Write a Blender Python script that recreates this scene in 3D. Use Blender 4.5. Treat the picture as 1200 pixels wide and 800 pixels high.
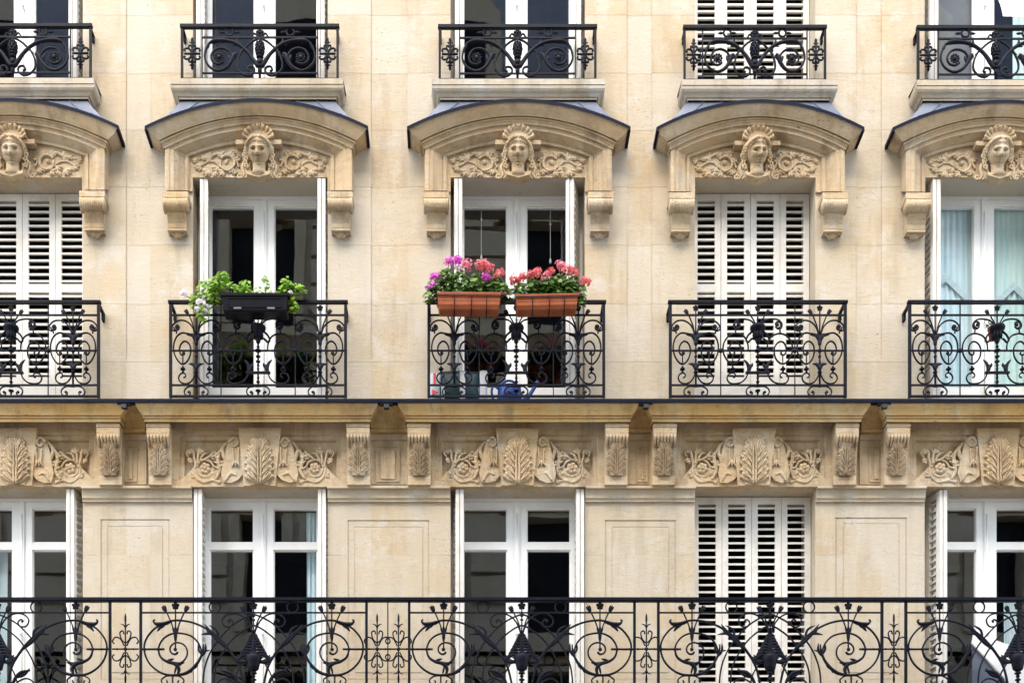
import bpy, math, random
from math import sin, cos, pi, sqrt, exp, radians, atan2
random.seed(7)
for o in list(bpy.data.objects): bpy.data.objects.remove(o)
SC = bpy.context.scene
COL = SC.collection

# ------------------------------------------------------------------ camera, sky, sun, exposure
S, VX, VY, D, H0 = 125.0, 545.0, 1290.0, 13.0, 1.6      # survey scale of the facade: px per metre, eye point, distance, eye height
cam = bpy.data.cameras.new('camera'); cam_o = bpy.data.objects.new('camera', cam); COL.objects.link(cam_o)
cam_o.location = (0, -D, H0); cam_o.rotation_euler = (pi/2, 0, 0)
cam.sensor_width = 36; cam.lens = 36*D/(1200/S)
cam.shift_x = (600-VX)/1200; cam.shift_y = (VY-400)/1200
cam.clip_end = 2000; cam.clip_start = 0.05
SC.camera = cam_o

SUN_EL, SUN_AZ = radians(48), radians(193)               # azimuth measured from +Y, clockwise: 180 = in front of the facade
w = bpy.data.worlds.new('World'); SC.world = w; w.use_nodes = True
nt = w.node_tree; nt.nodes.clear()
out = nt.nodes.new('ShaderNodeOutputWorld'); bg = nt.nodes.new('ShaderNodeBackground')
sky = nt.nodes.new('ShaderNodeTexSky'); sky.sky_type = 'NISHITA'; sky.sun_disc = False
sky.sun_elevation = SUN_EL; sky.sun_rotation = SUN_AZ
sky.air_density = 1.0; sky.dust_density = 0.7; sky.ozone_density = 1.0
hs = nt.nodes.new('ShaderNodeHueSaturation'); hs.inputs['Saturation'].default_value = 0.70
nt.links.new(sky.outputs[0], hs.inputs['Color']); nt.links.new(hs.outputs[0], bg.inputs['Color'])
bg.inputs['Strength'].default_value = 0.15
nt.links.new(bg.outputs[0], out.inputs[0])
sl = bpy.data.lights.new('sun', 'SUN'); sl.energy = 1.5; sl.angle = radians(60); sl.color = (1.0, 0.895, 0.75)
so = bpy.data.objects.new('sun', sl); COL.objects.link(so)
# sun shines from direction (sin az * cos el, cos az * cos el, sin el)
from mathutils import Vector, noise as mnoise
sd = Vector((sin(SUN_AZ)*cos(SUN_EL), cos(SUN_AZ)*cos(SUN_EL), sin(SUN_EL)))
so.rotation_euler = sd.to_track_quat('Z', 'Y').to_euler(); so.location = sd*60
SC.view_settings.view_transform = 'Standard'; SC.view_settings.look = 'None'
SC.view_settings.gamma = 1.0; SC.view_settings.use_curve_mapping = False
SC.view_settings.exposure = 2.62

# ------------------------------------------------------------------ helpers
def X(px, p=0.0): return (px-VX)/S*(1-p/D)
def Z(py, p=0.0): return H0 + (VY-py)/S*(1-p/D)

class MB:
    def __init__(s): s.v=[]; s.f=[]; s.sm=[]; s.at=[]; s.mi=[]; s.cur=0
    def add(s, vs, fs, smooth=False, at=0.0):
        n=len(s.v); s.v.extend(vs)
        for f in fs:
            s.f.append(tuple(i+n for i in f)); s.sm.append(smooth); s.at.append(at); s.mi.append(s.cur)
    def box(s, x0,x1,y0,y1,z0,z1, at=0.0):
        if x0>x1:x0,x1=x1,x0
        if y0>y1:y0,y1=y1,y0
        if z0>z1:z0,z1=z1,z0
        s.add([(x0,y0,z0),(x1,y0,z0),(x1,y1,z0),(x0,y1,z0),(x0,y0,z1),(x1,y0,z1),(x1,y1,z1),(x0,y1,z1)],
              [(3,2,1,0),(4,5,6,7),(0,1,5,4),(1,2,6,5),(2,3,7,6),(3,0,4,7)], False, at)
    def quad(s, a,b,c,d, at=0.0, smooth=False): s.add([a,b,c,d],[(0,1,2,3)],smooth,at)
    def exx(s, prof, x0, x1):                       # profile of (p, z) extruded along x
        n=len(prof); vs=[(x0,-p,z) for p,z in prof]+[(x1,-p,z) for p,z in prof]
        fs=[(i,(i+1)%n,(i+1)%n+n,i+n) for i in range(n)]
        fs.append(tuple(range(n-1,-1,-1))); fs.append(tuple(range(n,2*n)))
        s.add(vs,fs)
    def exy(s, prof, p0, p1, flat=False):           # outline of (x, z) extruded from depth p0 (back) to p1 (front)
        n=len(prof); vs=[(x,-p0,z) for x,z in prof]+[(x,-p1,z) for x,z in prof]
        fs=[(i,(i+1)%n,(i+1)%n+n,i+n) for i in range(n)]
        fs.append(tuple(range(n-1,-1,-1))); fs.append(tuple(range(n,2*n)))
        s.add(vs,fs)
    def tube(s, pts, r, sides=6, fy=1.0, closed=False, smooth=True):
        n=len(pts); P=[Vector(p) for p in pts]
        if not hasattr(r,'__len__'): r=[r]*n
        elif len(r)!=n:
            m=len(r); rr=[]
            for i in range(n):
                t=i/(n-1)*(m-1); k=min(int(t),m-2); rr.append(r[k]+(r[k+1]-r[k])*(t-k))
            r=rr
        vs=[]
        for i in range(n):
            if closed: t=P[(i+1)%n]-P[i-1]
            else: t=P[min(i+1,n-1)]-P[max(i-1,0)]
            if t.length<1e-9: t=Vector((0,0,1))
            t.normalize()
            up=Vector((0,1,0)) if abs(t.y)<0.85 else Vector((1,0,0))
            nn=t.cross(up).normalized(); b=nn.cross(t).normalized()
            for k in range(sides):
                a=2*pi*(k+0.5)/sides
                q=P[i]+nn*(cos(a)*r[i])+b*(sin(a)*r[i]*fy); vs.append(tuple(q))
        fs=[]
        m=n if closed else n-1
        for i in range(m):
            j=(i+1)%n
            for k in range(sides):
                k2=(k+1)%sides; fs.append((i*sides+k,i*sides+k2,j*sides+k2,j*sides+k))
        if not closed:
            fs.append(tuple(range(sides-1,-1,-1))); fs.append(tuple((n-1)*sides+k for k in range(sides)))
        s.add(vs,fs,smooth)
    def ball(s, c, r, seg=10, ring=6, fn=None):
        if not hasattr(r,'__len__'): r=(r,r,r)
        vs=[]; fs=[]
        vs.append((c[0],c[1],c[2]-r[2])); 
        for i in range(1,ring):
            ph=-pi/2+pi*i/ring
            for k in range(seg):
                a=2*pi*k/seg; q=(c[0]+r[0]*cos(ph)*cos(a),c[1]+r[1]*cos(ph)*sin(a),c[2]+r[2]*sin(ph))
                vs.append(q if fn is None else fn(q))
        vs.append((c[0],c[1],c[2]+r[2])); top=len(vs)-1
        for k in range(seg):
            fs.append((0,1+(k+1)%seg,1+k)); fs.append((top,top-seg+k,top-seg+(k+1)%seg))
        for i in range(ring-2):
            for k in range(seg):
                a=1+i*seg+k; b=1+i*seg+(k+1)%seg; fs.append((a,b,b+seg,a+seg))
        s.add(vs,fs,True)
    def lathe(s, prof, c, seg=14, fy=1.0):          # prof: (radius, z) turned about the vertical through c
        vs=[];fs=[];n=len(prof)
        for r,z in prof:
            for k in range(seg):
                a=2*pi*k/seg; vs.append((c[0]+r*cos(a),c[1]+r*sin(a)*fy,c[2]+z))
        for i in range(n-1):
            for k in range(seg):
                k2=(k+1)%seg; fs.append((i*seg+k,i*seg+k2,(i+1)*seg+k2,(i+1)*seg+k))
        fs.append(tuple(range(seg-1,-1,-1))); fs.append(tuple((n-1)*seg+k for k in range(seg)))
        s.add(vs,fs,True)
    def build(s, name, mat, parent=None, loc=None):
        if name in ('carved_head','scroll_relief','keystone'):          # chipped, weathered stone
            for i,q in enumerate(s.v):
                n1=mnoise.noise_vector(Vector(q)*14); n2=mnoise.noise_vector(Vector(q)*45+Vector((7,3,1)))
                k=0.35 if name=='carved_head' else 1.0
                s.v[i]=tuple(Vector(q)+n1*0.006*k+n2*0.004*k)
        me=bpy.data.meshes.new(name); me.from_pydata(s.v,[],s.f)
        me.polygons.foreach_set('use_smooth', s.sm)
        if any(s.at):
            a=me.attributes.new('tint','FLOAT','FACE'); a.data.foreach_set('value', s.at)
        mats = mat if isinstance(mat,(list,tuple)) else [mat]
        for m in mats: me.materials.append(m)
        if len(mats)>1: me.polygons.foreach_set('material_index', s.mi)
        me.update()
        o=bpy.data.objects.new(name,me); COL.objects.link(o)
        if parent is not None: o.parent=parent
        if loc is not None: o.location=loc
        return o

def tag(o, label=None, cat=None, group=None, kind=None):
    if label: o['label']=label
    if cat: o['category']=cat
    if group: o['group']=group
    if kind: o['kind']=kind
    return o
def empty(name, loc, label=None, cat=None, group=None, rz=0):
    o=bpy.data.objects.new(name,None); COL.objects.link(o); o.location=loc; o.rotation_euler=(0,0,rz); o.empty_display_size=0.1
    return tag(o,label,cat,group)
def copy_tree(o, parent=None):
    c=o.copy(); COL.objects.link(c)
    if parent is not None: c.parent=parent
    for ch in [k for k in bpy.data.objects if k.parent is o]: copy_tree(ch,c)
    return c
def cr(pts, n=5, closed=False):                     # Catmull-Rom through 2-D points
    out=[]; m=len(pts)
    segs=m if closed else m-1
    for i in range(segs):
        g=(lambda k: pts[k%m]) if closed else (lambda k: pts[max(0,min(m-1,k))])
        p0,p1,p2,p3=g(i-1),g(i),g(i+1),g(i+2)
        for k in range(n):
            t=k/n
            out.append(tuple(0.5*((2*p1[d])+(-p0[d]+p2[d])*t+(2*p0[d]-5*p1[d]+4*p2[d]-p3[d])*t*t+(-p0[d]+3*p1[d]-3*p2[d]+p3[d])*t**3) for d in range(len(p1))))
    if not closed: out.append(tuple(pts[-1]))
    return out

# ------------------------------------------------------------------ materials
class NT:
    def __init__(s,name):
        s.m=bpy.data.materials.new(name); s.m.use_nodes=True; s.t=s.m.node_tree; s.t.nodes.clear()
        s.out=s.n('ShaderNodeOutputMaterial'); s.b=s.n('ShaderNodeBsdfPrincipled'); s.l(s.b.outputs[0],s.out.inputs[0])
    def n(s,k,**kw):
        o=s.t.nodes.new(k)
        for a,v in kw.items(): setattr(o,a,v)
        return o
    def l(s,a,b): s.t.links.new(a,b)
    def pos(s,scale=(1,1,1)):
        g=s.n('ShaderNodeNewGeometry'); mp=s.n('ShaderNodeMapping'); mp.inputs['Scale'].default_value=scale
        s.l(g.outputs['Position'],mp.inputs['Vector']); return mp.outputs[0]
    def noise(s,vec,scale,detail=4,rough=0.6):
        o=s.n('ShaderNodeTexNoise'); o.inputs['Scale'].default_value=scale; o.inputs['Detail'].default_value=detail; o.inputs['Roughness'].default_value=rough
        s.l(vec,o.inputs['Vector']); return o.outputs[0]
    def ramp(s,val,a,b,ca=(0,0,0,1),cb=(1,1,1,1)):
        o=s.n('ShaderNodeValToRGB'); o.color_ramp.elements[0].position=a; o.color_ramp.elements[1].position=b
        o.color_ramp.elements[0].color=ca; o.color_ramp.elements[1].color=cb; s.l(val,o.inputs[0]); return o.outputs[0]
    def mix(s,fac,a,b,mode='MIX'):
        o=s.n('ShaderNodeMix',data_type='RGBA',blend_type=mode)
        for i,v in ((0,fac),(6,a),(7,b)):
            if hasattr(v,'links'): s.l(v,o.inputs[i])
            elif i==0: o.inputs[i].default_value=v
            else: o.inputs[i].default_value=(*v,1) if len(v)==3 else v
        return o.outputs[2]
    def bump(s,h,strength=0.3,dist=0.01):
        o=s.n('ShaderNodeBump'); o.inputs['Strength'].default_value=strength; o.inputs['Distance'].default_value=dist
        s.l(h,o.inputs['Height']); s.l(o.outputs[0],s.b.inputs['Normal'])
    def set(s,rough=0.6,metal=0,spec=0.5):
        s.b.inputs['Roughness'].default_value=rough; s.b.inputs['Metallic'].default_value=metal; s.b.inputs['Specular IOR Level'].default_value=spec
    def col(s,c):
        if hasattr(c,'links'): s.l(c,s.b.inputs['Base Color'])
        else: s.b.inputs['Base Color'].default_value=(*c,1)

def m_stone(name, base, warm, pale, dark, streak=0.25, pits=0.5, bumps=0.25):
    n=NT(name); n.set(0.88,0,0.25)
    p=n.pos(); ps=n.pos((1.0,1.0,0.16)); pf=n.pos((1.0,1.0,3.0))
    c=n.mix(n.ramp(n.noise(p,1.1,5,0.65),0.45,0.62),base,warm)
    c=n.mix(n.ramp(n.noise(p,2.9,6,0.72),0.51,0.62),c,pale)
    # horizontal bedding of the limestone
    bed=n.n('ShaderNodeMath',operation='MULTIPLY'); bed.inputs[1].default_value=0.30
    n.l(n.ramp(n.noise(pf,7,5,0.7),0.52,0.72),bed.inputs[0]); c=n.mix(bed.outputs[0],c,dark)
    st=n.n('ShaderNodeMath',operation='MULTIPLY'); st.inputs[1].default_value=streak
    n.l(n.ramp(n.noise(ps,5,5,0.7),0.49,0.72),st.inputs[0]); c=n.mix(st.outputs[0],c,dark)
    # every ashlar block has its own tint
    at=n.n('ShaderNodeAttribute',attribute_name='tint')
    c=n.mix(at.outputs['Fac'],c,pale)
    pt=n.n('ShaderNodeMath',operation='MULTIPLY'); pt.inputs[1].default_value=pits
    cl=n.n('ShaderNodeMath',operation='MULTIPLY'); n.l(n.ramp(n.noise(n.pos((1,1,2.4)),26,4,0.7),0.60,0.68),cl.inputs[0]); n.l(n.ramp(n.noise(p,2.1,3,0.6),0.44,0.62),cl.inputs[1])
    n.l(cl.outputs[0],pt.inputs[0]); c=n.mix(pt.outputs[0],c,tuple(k*0.55 for k in dark))
    n.col(c)
    h=n.n('ShaderNodeMath',operation='ADD'); n.l(n.noise(p,60,5,0.7),h.inputs[0]); n.l(n.noise(pf,11,4,0.6),h.inputs[1])
    n.bump(h.outputs[0],bumps,0.008)
    return n.m
def m_plain(name, c, c2, scale=8, rough=0.5, metal=0, spec=0.5, bump=0.1, lo=0.4, hi=0.7):
    n=NT(name); n.set(rough,metal,spec); p=n.pos(); ns=n.noise(p,scale,5,0.65)
    n.col(n.mix(n.ramp(ns,lo,hi),c,c2)); n.bump(n.noise(p,scale*8,4,0.6),bump,0.004); return n.m
def m_island(name, c, c2, c3, rough=0.55, sss=0.0, trans=0.0):
    n=NT(name); n.set(rough,0,0.35)
    g=n.n('ShaderNodeNewGeometry'); r=g.outputs['Random Per Island']
    k=n.mix(n.ramp(r,0.0,0.6),c,c2); k=n.mix(n.ramp(r,0.7,1.0),k,c3); n.col(k)
    if trans:
        tr=n.n('ShaderNodeBsdfTranslucent'); n.l(k,tr.inputs['Color']); mx=n.n('ShaderNodeMixShader'); mx.inputs[0].default_value=trans
        n.l(n.b.outputs[0],mx.inputs[1]); n.l(tr.outputs[0],mx.inputs[2]); n.l(mx.outputs[0],n.out.inputs[0])
    return n.m
M={}
M['wall']=m_stone('limestone_wall',(0.470,0.394,0.286),(0.465,0.357,0.222),(0.505,0.445,0.360),(0.30,0.225,0.145),0.55,0.85,0.4)
M['carved']=m_stone('limestone_carved',(0.490,0.375,0.240),(0.470,0.332,0.185),(0.51,0.420,0.300),(0.17,0.115,0.065),0.7,0.9,0.7)
M['cornice']=m_stone('limestone_ochre',(0.50,0.335,0.145),(0.49,0.305,0.110),(0.50,0.385,0.215),(0.20,0.12,0.05),0.8,0.8,0.5)
M['sooty']=m_stone('limestone_sooty',(0.33,0.235,0.140),(0.29,0.20,0.115),(0.42,0.33,0.22),(0.09,0.062,0.038),0.8,0.9,0.6)
M['sill']=m_stone('limestone_sill',(0.43,0.37,0.29),(0.42,0.345,0.24),(0.46,0.42,0.36),(0.22,0.185,0.14),0.75,0.8,0.4)
M['zinc']=m_plain('zinc_sheet',(0.085,0.10,0.14),(0.13,0.15,0.195),6,0.5,0.1,0.4,0.08)
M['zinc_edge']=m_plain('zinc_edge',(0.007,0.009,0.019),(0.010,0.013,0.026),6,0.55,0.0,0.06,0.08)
M['iron']=m_plain('painted_iron',(0.0036,0.0042,0.0085),(0.007,0.008,0.015),14,0.5,0.0,0.12,0.3)
M['white']=m_plain('white_paint',(0.80,0.80,0.78),(0.73,0.72,0.69),5,0.45,0,0.4,0.05,0.45,0.8)
M['shutter']=m_plain('shutter_paint',(0.66,0.63,0.575),(0.52,0.475,0.405),7,0.6,0,0.3,0.12,0.45,0.8)
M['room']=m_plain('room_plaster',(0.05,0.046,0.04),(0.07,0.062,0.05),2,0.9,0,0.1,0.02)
M['terracotta']=m_plain('terracotta_plastic',(0.30,0.070,0.022),(0.36,0.105,0.038),9,0.6,0,0.35,0.08)
M['black_plastic']=m_plain('black_plastic',(0.003,0.003,0.006),(0.004,0.004,0.008),9,0.5,0,0.12,0.05)
M['soil']=m_plain('potting_soil',(0.03,0.02,0.012),(0.06,0.04,0.025),30,0.95,0,0.1,0.5)
M['leaf']=m_island('geranium_leaf',(0.035,0.095,0.016),(0.085,0.18,0.025),(0.19,0.28,0.05),0.5,0,0.3)
M['leaf_light']=m_island('young_leaf',(0.12,0.28,0.018),(0.24,0.42,0.03),(0.40,0.47,0.05),0.5,0,0.35)
M['stem']=m_plain('plant_stem',(0.10,0.14,0.04),(0.20,0.12,0.06),12,0.7,0,0.2,0.05)
M['coral']=m_island('coral_petal',(0.74,0.11,0.12),(0.80,0.20,0.20),(0.86,0.42,0.40),0.55,0,0.3)
M['pink']=m_island('pink_petal',(0.78,0.17,0.25),(0.82,0.30,0.36),(0.88,0.52,0.55),0.55,0,0.3)
M['magenta']=m_island('magenta_petal',(0.62,0.05,0.46),(0.72,0.11,0.58),(0.80,0.28,0.66),0.55,0,0.3)
M['white_petal']=m_island('white_petal',(0.82,0.80,0.82),(0.85,0.74,0.80),(0.85,0.85,0.82),0.55,0,0.25)
M['blue']=m_plain('blue_plastic',(0.006,0.040,0.22),(0.010,0.055,0.28),9,0.35,0,0.5,0.03)
M['teal']=m_plain('teal_film',(0.002,0.022,0.030),(0.004,0.032,0.040),6,0.4,0,0.3,0.15)
M['white_film']=m_plain('white_film',(0.50,0.50,0.53),(0.40,0.40,0.44),9,0.4,0,0.5,0.3)
M['red']=m_plain('red_print',(0.62,0.05,0.05),(0.68,0.09,0.07),9,0.5,0,0.4,0.05)
M['cord']=m_plain('white_cord',(0.8,0.8,0.78),(0.7,0.7,0.68),9,0.6)
M['asphalt']=m_plain('granite_setts',(0.22,0.21,0.20),(0.28,0.26,0.24),30,0.9,0,0.3,0.5)
M['paving']=m_plain('paving_stone',(0.36,0.33,0.29),(0.42,0.39,0.34),5,0.85,0,0.3,0.3)
M['slate']=m_plain('slate_roof',(0.08,0.10,0.14),(0.12,0.14,0.18),9,0.5,0,0.5,0.3)
M['opp']=m_stone('limestone_opposite',(0.42,0.36,0.27),(0.40,0.33,0.22),(0.45,0.40,0.32),(0.28,0.23,0.16),0.3,0.3,0.2)
M['dark']=m_plain('dark_lead',(0.012,0.012,0.014),(0.02,0.02,0.022),9,0.6)
def m_glass(name, tint=(1,1,1), ior=1.55):
    n=NT(name); t=n.t; t.nodes.remove(n.b)
    g=n.n('ShaderNodeBsdfGlossy'); g.inputs['Roughness'].default_value=0.0; g.inputs['Color'].default_value=(0.95,0.97,1,1)
    tr=n.n('ShaderNodeBsdfTransparent'); tr.inputs['Color'].default_value=(*tint,1)
    fr=n.n('ShaderNodeFresnel'); gg=n.n('ShaderNodeNewGeometry'); mr_=n.n('ShaderNodeMapRange')
    mr_.inputs['To Min'].default_value=ior; mr_.inputs['To Max'].default_value=1/ior     # same pane seen from either side
    n.l(gg.outputs['Backfacing'],mr_.inputs['Value']); n.l(mr_.outputs[0],fr.inputs['IOR'])
    # slow waviness of old panes
    bp=n.n('ShaderNodeBump'); bp.inputs['Strength'].default_value=0.03; bp.inputs['Distance'].default_value=0.02
    n.l(n.noise(n.pos(),2.2,1,0.4),bp.inputs['Height']); n.l(bp.outputs[0],g.inputs['Normal'])
    mx=n.n('ShaderNodeMixShader'); n.l(fr.outputs[0],mx.inputs[0]); n.l(tr.outputs[0],mx.inputs[1]); n.l(g.outputs[0],mx.inputs[2])
    n.l(mx.outputs[0],n.out.inputs[0]); return n.m
M['glass']=m_glass('window_glass',(0.95,0.97,0.97),1.95)
def m_curtain(name,c,c2):
    n=NT(name); n.set(0.85,0,0.1); p=n.pos((1,1,1))
    k=n.mix(n.ramp(n.noise(n.pos((6,1,0.5)),3,3,0.5),0.4,0.65),c,c2); n.col(k)
    tr=n.n('ShaderNodeBsdfTranslucent'); n.l(k,tr.inputs['Color']); mx=n.n('ShaderNodeMixShader'); mx.inputs[0].default_value=0.12
    n.l(n.b.outputs[0],mx.inputs[1]); n.l(tr.outputs[0],mx.inputs[2]); n.l(mx.outputs[0],n.out.inputs[0]); return n.m
M['curtain_blue']=m_curtain('pale_blue_voile',(0.58,0.78,0.86),(0.70,0.84,0.90))
M['curtain_green']=m_curtain('pale_green_voile',(0.60,0.80,0.79),(0.70,0.86,0.84))
M['lace']=m_plain('grey_lace',(0.40,0.52,0.57),(0.55,0.68,0.72),40,0.9,0,0.1,0.1)

# ------------------------------------------------------------------ survey of the bays
OPEN=[(-61,97),(226,384),(528,685.5),(814,955.5),(1083.5,1247)]
CX=[(a+b)/2 for a,b in OPEN]
TOPDY=[-0.6,0,0.5,1.2,1.6]
PF=0.02                      # front of the tympanum panel
ZT_BOT=Z(92,0.22); ZM_TOP=Z(208,PF); ZM_BOT=Z(467,0.295); ZL_TOP=Z(570,0.06); ZL_BOT=5.02
ZT_TOP=13.1; WALL_TOP=13.7
HOLE=0.34

bld=empty('apartment_building',(X(606),0,0),'cream limestone apartment building front with arched pediments, carved faces and white shuttered windows','building')
def B(mb,name,mat,parent=None):                    # a part of the building, given in world metres
    o=mb.build(name,mat,parent or bld)
    if parent is None: o.location=(-bld.location.x,-bld.location.y,-bld.location.z)
    return o

# ------------------------------------------------------------------ structure: ground
def sheet(name,mat,x0,x1,y0,y1,z):
    mb=MB(); mb.quad((x0,y0,z),(x1,y0,z),(x1,y1,z),(x0,y1,z)); return tag(mb.build(name,mat),kind='structure')
sheet('street',M['asphalt'],-600,600,-600,600,0)
for nm,y0,y1 in (('pavement',-2.6,0.3),('pavement',-14.0,-11.4)):
    mb=MB(); mb.box(-60,60,y0,y1,0.0,0.13); tag(mb.build(nm,M['paving']),kind='structure')

# ------------------------------------------------------------------ the main wall: one relief of cells
STRIPS=[(-142,-112),(148,176),(435,477.5),(735,764),(1003.5,1033),(1300,1330)]
PANELS=[(118,199,127,190,608,617),(407.5,503,416.5,495,609,618),(709,792,718,783,609,618),(979,1062.5,989,1053,606,614)]
COURSES=[-40,18,86,152,219,287,356,424]
LCOURSE=[650,706,760]
def wall():
    g=0.6
    xs=set([-520,1730]); zs=set([0.0,WALL_TOP,Z(421),Z(-60)])
    for a,b in OPEN: xs.update((a,b))
    for a,b in STRIPS: xs.update((a,b,a-0.5,b+0.5))
    GW=1.5
    for o0,o1,i0,i1,t0,t1 in PANELS: xs.update((o0,o1,i0,i1,o0+GW,o1-GW,i0-GW,i1+GW))
    for z in (ZT_BOT,ZT_TOP,ZM_TOP,ZM_BOT,ZL_TOP,ZL_BOT): zs.add(z)
    for o0,o1,i0,i1,t0,t1 in PANELS: zs.update((Z(t0),Z(t1),Z(t0+GW),Z(t1-GW)))
    zs.update((Z(787),Z(796),Z(787+GW),Z(796-GW)))
    gro=[]
    for c in COURSES+LCOURSE: gro.append((Z(c)-0.0016,Z(c)+0.0016)); zs.update(gro[-1])
    xs=sorted(X(x) for x in xs); zs=sorted(zs)
    dep=[[None]*(len(zs)-1) for _ in range(len(xs)-1)]; tnt={}
    opx=[(X(a),X(b)) for a,b in OPEN]; stx=[(X(a),X(b)) for a,b in STRIPS]
    pn=[tuple(X(v) for v in q[:4])+(Z(q[4]),Z(q[5])) for q in PANELS]
    crs=sorted(Z(c) for c in COURSES+LCOURSE)
    rnd=random.Random(3)
    for i in range(len(xs)-1):
        xc=(xs[i]+xs[i+1])/2
        for j in range(len(zs)-1):
            zc=(zs[j]+zs[j+1])/2; d=0.0
            hole=any(a<xc<b for a,b in opx) and (ZT_BOT<zc<ZT_TOP or ZM_BOT<zc<ZM_TOP or ZL_BOT<zc<ZL_TOP)
            if hole: dep[i][j]='H'; continue
            strip=any(a<xc<b for a,b in stx) and Z(421)<zc<Z(-60)
            if strip: d=0.010
            if any(abs(xc-a)<0.005 or abs(xc-b)<0.005 for a,b in stx) and zc>Z(421): d=max(d,0.004)
            if zc>Z(450) or zc<Z(600):
                if any(a<zc<b for a,b in gro): d+=0.0014
            for o0,o1,i0,i1,t0,t1 in pn:
                if o0<xc<o1 and Z(796)<zc<t0:
                    g_=GW/S; d=0.003
                    if not (i0<xc<i1 and Z(787)<zc<t1):
                        d=0.005
                        inner=(i0-g_<xc<i1+g_ and Z(787+GW)<zc<t1+g_); edge=not (o0+g_<xc<o1-g_ and Z(796-GW)<zc<t0-g_)
                        if inner or edge: d=0.0075
            dep[i][j]=d
            k=(sum(1 for c in crs if c<zc), sum(1 for a,b in stx if a<xc)*3+sum(1 for a,b in stx if b<xc)*5+sum(1 for a,b in opx if a<xc)*31)
            if k not in tnt: tnt[k]=rnd.random()**1.6*0.75+0.01
    mb=MB()
    DV=lambda v: HOLE if v=='H' else v
    nx,nz=len(xs)-1,len(zs)-1
    def tk(xc,zc):
        k=(sum(1 for c in crs if c<zc), sum(1 for a,b in stx if a<xc)*3+sum(1 for a,b in stx if b<xc)*5+sum(1 for a,b in opx if a<xc)*31)
        return tnt.get(k,0.2)
    for i in range(nx):
        for j in range(nz):
            d=dep[i][j]; x0,x1,z0,z1=xs[i],xs[i+1],zs[j],zs[j+1]; t=tk((x0+x1)/2,(z0+z1)/2)
            if d!='H': mb.quad((x0,d,z0),(x1,d,z0),(x1,d,z1),(x0,d,z1),t)
            if i+1<nx:
                e=dep[i+1][j]
                if DV(e)!=DV(d): 
                    a,b=DV(d),DV(e); mb.quad((x1,a,z0),(x1,b,z0),(x1,b,z1),(x1,a,z1),t)
            if j+1<nz:
                e=dep[i][j+1]
                if DV(e)!=DV(d):
                    a,b=DV(d),DV(e); mb.quad((x0,a,z1),(x1,a,z1),(x1,b,z1),(x0,b,z1),t)
    # ends and top of the block
    xa,xb=xs[0],xs[-1]
    mb.quad((xa,0,0),(xa,6,0),(xa,6,WALL_TOP),(xa,0,WALL_TOP)); mb.quad((xb,0,0),(xb,6,0),(xb,6,WALL_TOP),(xb,0,WALL_TOP))
    mb.quad((xa,0,WALL_TOP),(xb,0,WALL_TOP),(xb,6,WALL_TOP),(xa,6,WALL_TOP)); mb.quad((xa,6,0),(xb,6,0),(xb,6,WALL_TOP),(xa,6,WALL_TOP))
    B(mb,'wall',M['wall'])
wall()

# mitred moulding: profile of (p, z, half width); runs wall -> left return -> front -> right return -> wall
def run(mb, xc, prof, zfun=None, n=1, k=None, pw=0.0):
    cols=[]
    for idx,(p,z,hw) in enumerate(prof):
        kk=0 if k is None else k[idx]
        pts=[]
        def zz(u): return z - kk*u*u
        pts.append((xc-hw,-pw,zz(hw)))
        for i in range(n+1):
            u=-hw+2*hw*i/n; pts.append((xc+u,-p,zz(u)))
        pts.append((xc+hw,-pw,zz(hw)))
        cols.append(pts)
    m=n+3
    vs=[q for c in cols for q in c]; fs=[]
    for a in range(len(prof)-1):
        for i in range(m-1):
            fs.append((a*m+i,a*m+i+1,(a+1)*m+i+1,(a+1)*m+i))
    mb.add(vs,fs,False)

# ------------------------------------------------------------------ carved ornaments (local: x, depth p, z -> added with an offset)
class Rel:
    """relief collector: local (u, z) in metres with depth, about (xc, p0, zc)"""
    def __init__(s,mb,xc,p0,zc,sx=1.0,slope=0.0): s.mb=mb; s.xc=xc; s.p0=p0; s.zc=zc; s.sx=sx; s.slope=slope
    def pt(s,q,p=0.0): return (s.xc+q[0]*s.sx, -(s.p0+p+s.slope*q[1]), s.zc+q[1])
    def line(s,pts,r,p=0.0,n=5,fy=1.0,sides=6):
        c=cr(pts,n); s.mb.tube([s.pt(q,p) for q in c],r,sides,fy)
    def blob(s,q,r,p=0.0,ry=None,rz=None): s.mb.ball(s.pt(q,p),(r,ry or r,rz or r),10,6)
def spiral(cx,cz,r0,r1,a0,a1,n=26,sx=1.0,sz=1.0):
    return [(cx+sx*(r0+(r1-r0)*i/n)*cos(a0+(a1-a0)*i/n), cz+sz*(r0+(r1-r0)*i/n)*sin(a0+(a1-a0)*i/n)) for i in range(n+1)]

def leaf_lobe(R, base, tip, wd, p=0.0, bend=0.0, hook=0.3):
    bx,bz=base; tx,tz=tip; dx,dz=tx-bx,tz-bz; L=sqrt(dx*dx+dz*dz)+1e-6; nx,nz=-dz/L,dx/L
    mid=(bx+dx*0.5+nx*bend*L, bz+dz*0.5+nz*bend*L)
    R.line([base,mid,tip],[wd*0.5,wd,wd*0.85,wd*0.25],p,5,0.75)

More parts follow.
